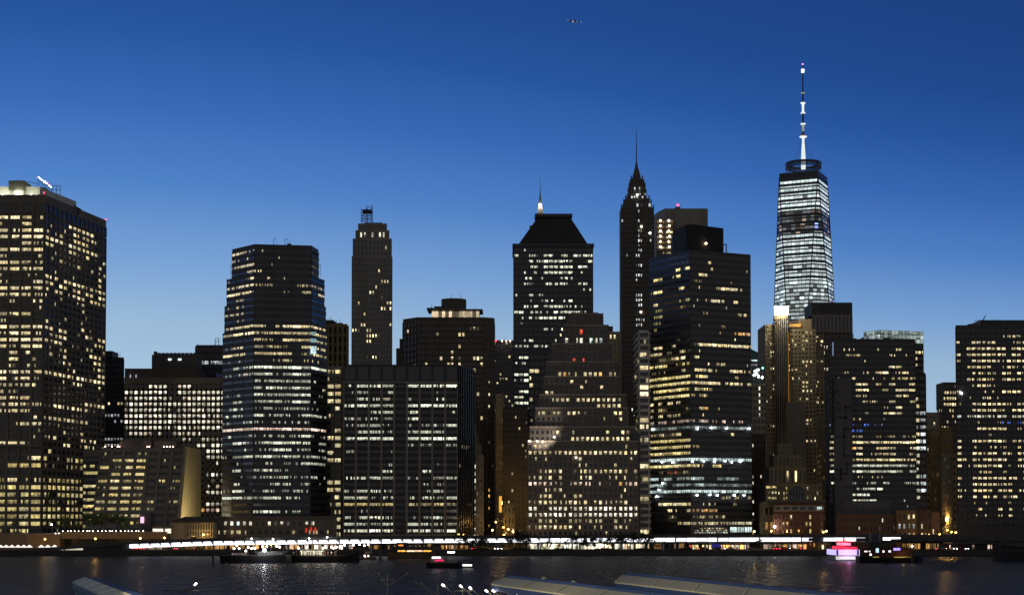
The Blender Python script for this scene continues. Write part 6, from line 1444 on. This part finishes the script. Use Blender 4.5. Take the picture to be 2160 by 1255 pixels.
# floating pontoon with small lamps right of the sailing barge
e, k = boat('floating_dock', 'small floating dock with three round lamps between the sailing barge and the ferry', 772, 1179, 'dock')
part(e, 'float', RUST, 'box', -16*k, 20*k, -2, 2, -.4, .9); part(e, 'ramp', METAL, 'hexa', [(-8*k, 2, .8), (-4*k, 2, .8), (-4*k, 24, 2.0), (-8*k, 24, 2.0)], [(-8*k, 2, 1.0), (-4*k, 2, 1.0), (-4*k, 24, 2.2), (-8*k, 24, 2.2)])
part(e, 'shelter', W_BROWN, 'box', -2*k, 12*k, -1, 1, 2.2, 3.4)
for x in (-2*k, 12*k): part(e, 'shelter_post', METAL, 'tube', (x, 0, .9), (x, 0, 2.2), .1, .1, 6)
glow(e, 'lamp', [(-21*k+19*k, -2.1, 1.5), (-1*k, -2.1, 1.2), (6*k, -2.1, 1.4)], lampmat('rose_white_lamp', (1, .75, .6), 2), .4)
glow(e, 'roof_lamp', [((px-772)*k, -1.1, (1179-y)*k) for px, y in ((746, 1149), (759, 1148), (769, 1150), (777, 1148))], lampmat('warm_white_lamp', (1, .9, .78), 12), .34)
for px in (746, 759, 769, 777): part(e, 'lamp_post', METAL, 'tube', ((px-772)*k, -1, .5), ((px-772)*k, -1, (1179-1149)*k), .07, .06, 6)
# lit illegible letter board on the lightship side: white sign on the highway skirt
e = empty('lit_sign', at(1883, 1134.5, VY0-.6), 'glowing white letter sign hung on the dark highway edge above the lightship', 'sign')
wl = lampmat('letter_white', (.92, 1, .98), 3)
x = -4.3
for i, (w, h, dz) in enumerate(((.5, 1.35, -.2), (.5, 1.3, -.25), (.5, 1.3, -.25), (.5, 1.35, -.25), (.5, 1.3, -.25), (.45, .75, .05), (.5, .8, .05), (.5, .8, .05), (.45, .75, .05), (.3, .75, .05), (.7, .7, .05))):
    b = MB(); b.box(x, x+w, 0, .15, dz-h/2, dz+h/2-.05); b.build('letter', wl, e); x += w + (.12 if i != 8 else .25) + .1
b = MB(); b.box(-4.5, 4.3, .16, .3, -.95, .6); b.build('board', W_DARK, e); b = MB()
for sx in (-3, 3): b.box(sx-.08, sx+.08, .3, 1.1, -.2, .2)
b.build('bracket', METAL, e)

# ================================================================== FOREGROUND PIER SHEDS
ROOFM = None
def roofmat():
    m, n, l, p = nt_new('ribbed_roof')
    tc = n.new('ShaderNodeTexCoord'); sp = n.new('ShaderNodeSeparateXYZ'); l.new(tc.outputs['Object'], sp.inputs[0])
    w = n.new('ShaderNodeTexWave'); w.inputs['Scale'].default_value = 1.1; w.bands_direction = 'X'; w.inputs['Distortion'].default_value = .3; l.new(tc.outputs['Object'], w.inputs['Vector'])
    nz = n.new('ShaderNodeTexNoise'); nz.inputs['Scale'].default_value = .6; nz.inputs['Detail'].default_value = 5; l.new(tc.outputs['Object'], nz.inputs['Vector'])
    mr = n.new('ShaderNodeMapRange'); mr.inputs['To Min'].default_value = .75; mr.inputs['To Max'].default_value = 1.1; l.new(nz.outputs['Fac'], mr.inputs['Value'])
    vm = n.new('ShaderNodeVectorMath'); vm.operation = 'SCALE'; vm.inputs[0].default_value = (.40, .375, .27); l.new(mr.outputs['Result'], vm.inputs['Scale']); l.new(vm.outputs['Vector'], p.inputs['Base Color'])
    b = n.new('ShaderNodeBump'); b.inputs['Strength'].default_value = .5; b.inputs['Distance'].default_value = .08; l.new(w.outputs['Fac'], b.inputs['Height']); l.new(b.outputs['Normal'], p.inputs['Normal'])
    p.inputs['Roughness'].default_value = .55; return m
ROOFM = roofmat(); BLUE = plain('blue_paint', (.012, .03, .11), .6); RIB = plain('roof_rib', (.80, .74, .48), .5)
def shed(label, ridge0, ridge1, eave0, zr, ze, nb, ext, cap=.8):
    """ridge0/ridge1: two photo points on the ridge at height zr, eave0: photo point of the eave corner at height ze"""
    r0, r1, e0 = atz(*ridge0, zr), atz(*ridge1, zr), atz(*eave0, ze)
    d = (r1-r0); d.z = 0; d.normalize(); nrm = Vector((d.y, -d.x, 0)); r1 = r0 + d*ext
    off = e0 - r0; off.z = 0; span = abs(off.dot(nrm)); lead = off.dot(d)
    ang = atan2(d.y, d.x); e = empty('pier_shed', (r0.x, r0.y, 1.5), label, 'shed', 'pier sheds with ribbed pale roofs', ang)
    L = ext; z0 = 1.5; R_, E_ = zr-z0, ze-z0
    s_ = -span if nrm.dot(off) > 0 else span
    p = MB(); p.hexa([(lead, s_, E_-.15), (L, s_, E_-.15), (L, 0, R_-.15), (0, 0, R_-.15)], [(lead, s_, E_), (L, s_, E_), (L, 0, R_), (0, 0, R_)]); p.build('roof', ROOFM, e)
    q = MB(); q.hexa([(0, .05, R_-.15), (L, .05, R_-.15), (L, -s_, E_-.15), (lead, -s_, E_-.15)], [(0, .05, R_), (L, .05, R_), (L, -s_, E_), (lead, -s_, E_)]); q.build('roof', ROOFM, e)
    step = L/nb
    for i in range(nb+1):
        x = i*step; t = MB(); a = (lead*(1 - i/nb) + x if i else lead)
        t.hexa([(lead+x-.07 if x+lead < L else L-.2, s_, E_+.005), (lead+x+.07, s_, E_+.005), (x+.07, .0, R_+.005), (x-.07, .0, R_+.005)], [(lead+x-.07 if x+lead < L else L-.2, s_, E_+.06), (lead+x+.07, s_, E_+.06), (x+.07, 0, R_+.06), (x-.07, 0, R_+.06)]); t.build('roof_rib', RIB, e)
    b = MB(); b.box(.4, L, .12, .7, R_-.6, R_+cap*.6); b.build('ridge_monitor', BLUE, e)
    w = MB(); w.box(lead+2.5, L-.5, s_*.6, -s_*.6, 0, E_-.9); w.build('wall', BLUE, e)
    f = MB(); f.box(lead+.1, L, s_+.02, s_+.22, E_-.75, E_-.16); f.build('fascia', BLUE, e)
    return e, r0, d
shed('pale ribbed shed roof lying lower and nearer, with a blue ridge', (1064, 1217), (1260, 1241), (1036, 1230.5), 9.6, 9.06, 12, 130, .45)
shed('pale ribbed shed roof behind the other, its blue ridge longest in view', (1314, 1212), (1560, 1237), (1297, 1226.5), 9.6, 9.0, 12, 140, .45)
shed('small grey ribbed shed roof at the bottom left of the river', (181, 1217), (285, 1257), (153, 1227), 9.6, 8.6, 9, 70, .12)
for (px, py, nm) in ((1148, 1219, 0), (1211, 1224, 1)):
    q = atz(px, py+1, 9.9); e = empty('roof_vent', (q.x, q.y+.4, 9.2), 'rounded pale vent on the nearer shed ridge' if nm == 0 else 'squat pale vent with a stub pipe on the nearer shed ridge', 'vent')
    part(e, 'hood', plain('vent_pale', (.2, .2, .16)), 'lathe', (0, 0, .5), [(.32, 0), (.32, .2), (.2, .36), (.05, .4)] if nm == 0 else [(.28, 0), (.28, .2), (.14, .24)], 10); part(e, 'curb', METAL, 'tube', (0, 0, 0), (0, 0, .5), .35, .35, 8)
# pier decks the sheds and masts stand on
m = MB(); a = atz(1036, 1230, 9.0)
m.box(-2, 120, 40, a.y+6, -2, 1.5); structure('pier_deck', m, wallmat('pier_concrete', (.12, .115, .10)))
m = MB(); a = atz(153, 1227, 8.6); m.box(-75, -20, 40, a.y+5, -2, 1.5); structure('pier_deck', m, MATS['pier_concrete'])
m = MB(); m.box(-19.9, -2.1, 40, 190, -2, 1.5); structure('pier_deck', m, MATS['pier_concrete'])
# light masts
MASTM = plain('mast_galvanised', (.10, .10, .075), .6, .2)
FL = lampmat('mast_flood', (1, .98, .95), 5)
def lmast(label, px, ytop, D, arms, cross=None, lean=None):
    b = at(px, ytop, D); e = empty('light_mast', (b.x, D, 1.5), label, 'light mast', 'light masts on the near pier'); k = D/F; z = b.z-1.5
    part(e, 'pole', MASTM, 'tube', (0, 0, 0), (0, 0, z), .10, .06, 7)
    for (x0, y0, x1, y1, lit) in arms:
        p, q = at(x0, y0, D), at(x1, y1, D); P = (p.x-b.x, -.1, p.z-1.5); Q = (q.x-b.x, -.1, q.z-1.5)
        am = part(e, 'arm', MASTM, 'tube', P, Q, .045, .035, 6)
        h = MB(); dv = (Vector(Q)-Vector(P)).normalized(); h.tube(Vector(Q)-dv*.05, Vector(Q)+dv*.30, .08 if lit else .08, .11 if lit else .08, 8); h.build('lamp_head', FL if lit else MASTM, am)
        if lit: spot('lamp_light', (Q[0], Q[1]-.3, Q[2]+.1), (Q[0]+6, Q[1]+3, Q[2]-6), (1, .95, .80), 60*lit, 2.6, .2, e)
    if cross:
        p, q = at(cross[0], cross[2], D), at(cross[1], cross[2], D); part(e, 'cross_bar', MASTM, 'tube', (p.x-b.x, 0, p.z-1.5), (q.x-b.x, 0, q.z-1.5), .05, .05, 6)
lmast('tall light mast with two unlit arms spread in a V and a cross bar', 817.5, 1212, 175, [(817.5, 1236, 801, 1211, 0), (817.5, 1236, 856, 1211, 0)], (802, 832, 1222))
lmast('light mast with one long dim arm, right of the V-armed mast', 924, 1234, 172, [(924, 1262, 879, 1228, 0), (924, 1255, 890, 1230, 0)])
lmast('light mast with a brilliant lamp on its raised arm', 961, 1258, 170, [(961, 1254, 937, 1235, 1)])
lmast('light mast with two lit raised arms and a long cross bar', 976, 1238, 172, [(1000, 1258, 974, 1237, .6), (1012, 1256, 994, 1241, .8)], (957, 994, 1245.5))
lmast('light mast with two lit arms close to the shed eave', 1042, 1252, 168, [(1046, 1262, 1028, 1247, 1), (1056, 1258, 1043, 1247, .6)])
lmast('light mast with a single lit lamp under the shed eave', 1096, 1258, 164, [(1098, 1262, 1091, 1252.5, .8)])
lmast('light mast with one lit lamp standing alone at the left of the pier', 398, 1240, 172, [(372, 1256, 405, 1235, 0), (395, 1250, 411, 1233, .6)], (340, 420, 1245))
lmast('light mast with two small unlit arms behind the rear shed', 1300, 1228, 190, [(1298, 1225, 1266, 1207, 0), (1302, 1224, 1283, 1209, 0)])
# flood masts added out of view, only to light the shed roofs
for i, (x, y, tx, ty, ww) in enumerate(((-44, 96, -38, 168, 22000), (-47, 118, 4, 168, 90000), (-42, 100, 16, 140, 105000), (-44, 84, 34, 165, 150000))):
    e = empty('light_mast', (x, y, 1.5), 'added unseen flood mast on the near shore, ' + ('before the small grey shed', 'aimed at the nearer shed corner', 'aimed at the middle of the pale sheds', 'aimed at the far pale shed')[i], 'light mast', 'light masts on the near pier')
    part(e, 'pole', MASTM, 'tube', (0, 0, 0), (0, 0, 18.5), .2, .1, 8); am = part(e, 'arm', MASTM, 'tube', (-.8, .1, 18.4), (.8, .1, 18.4), .06, .06, 6)
    for s_ in (-.7, .7): part(am, 'lamp_head', FL, 'box', s_-.25, s_+.25, .15, .35, 18.2, 18.6)
    spot('lamp_light', (0, .6, 18.4), (tx-x, ty-y, 7.2), (1, .90, .60), ww*.62, .75, .3, e)
e = empty('dock_gate_frame', (PX(692, 1250, 172), 172, 1.5), 'thin empty goalpost frame at the bottom edge of the pier', 'frame')
x0, x1, zt_ = PX(650, 1250, 172)-PX(692, 1250, 172), PX(735, 1250, 172)-PX(692, 1250, 172), PZ(1250, 172)-1.5
for x in (x0, 0, x1): part(e, 'post', MASTM, 'tube', (x, 0, 0), (x, 0, zt_), .06, .06, 6)
part(e, 'top_bar', MASTM, 'tube', (x0, 0, zt_), (x1, 0, zt_), .06, .06, 6)
# aircraft
q = at(1212, 46, 3600); e = empty('airplane', q, 'tiny distant airplane high in the deep blue sky', 'airplane')
al = plain('aircraft_skin', (.25, .3, .4), .4)
part(e, 'fuselage', al, 'tube', (-14, 0, 1.6), (14, 0, -1.6), 1.6, 1.2, 8); part(e, 'wing', al, 'hexa', [(-3, -14, 0), (1, -14, 0), (4, 14, 0), (0, 14, 0)], [(-3, -14, .5), (1, -14, .5), (4, 14, .5), (0, 14, .5)]); part(e, 'tail_fin', al, 'hexa', [(-14, -.2, 1), (-10, -.2, 1), (-10, .2, 1), (-14, .2, 1)], [(-15, -.2, 6), (-13, -.2, 6), (-13, .2, 6), (-15, .2, 6)])
part(e, 'strobe', lampmat('strobe', (.7, .75, 1), .7), 'ball', (-4, -2, -1), 1.6, 8)
for x_, z_ in ((-15, 2.2), (6, -.8), (15, -2)): part(e, 'nav_light', lampmat('nav_light', (.5, .55, 1), .45), 'ball', (x_, -1.5, z_), 1.3, 8)

# ================================================================== CAMERA
cam = bpy.data.cameras.new('camera'); co = bpy.data.objects.new('camera', cam); COL.objects.link(co)
co.location = (0, 0, HC); co.rotation_euler = (radians(90) + TH, 0, 0)
cam.sensor_width = 36; cam.sensor_fit = 'HORIZONTAL'; cam.lens = 36*F/2160; cam.shift_y = (CY - 627.5)/2160; cam.clip_start = .5; cam.clip_end = 20000
SC.camera = co
SC.view_settings.view_transform = 'Standard'; SC.view_settings.look = 'None'; SC.view_settings.exposure = 0; SC.view_settings.gamma = 1
SC.cycles.max_bounces = 5; SC.cycles.diffuse_bounces = 2; SC.cycles.glossy_bounces = 3; SC.cycles.transmission_bounces = 2
SC.cycles.sample_clamp_indirect = 4; SC.cycles.use_denoising = True; SC.cycles.caustics_reflective = False; SC.cycles.caustics_refractive = False
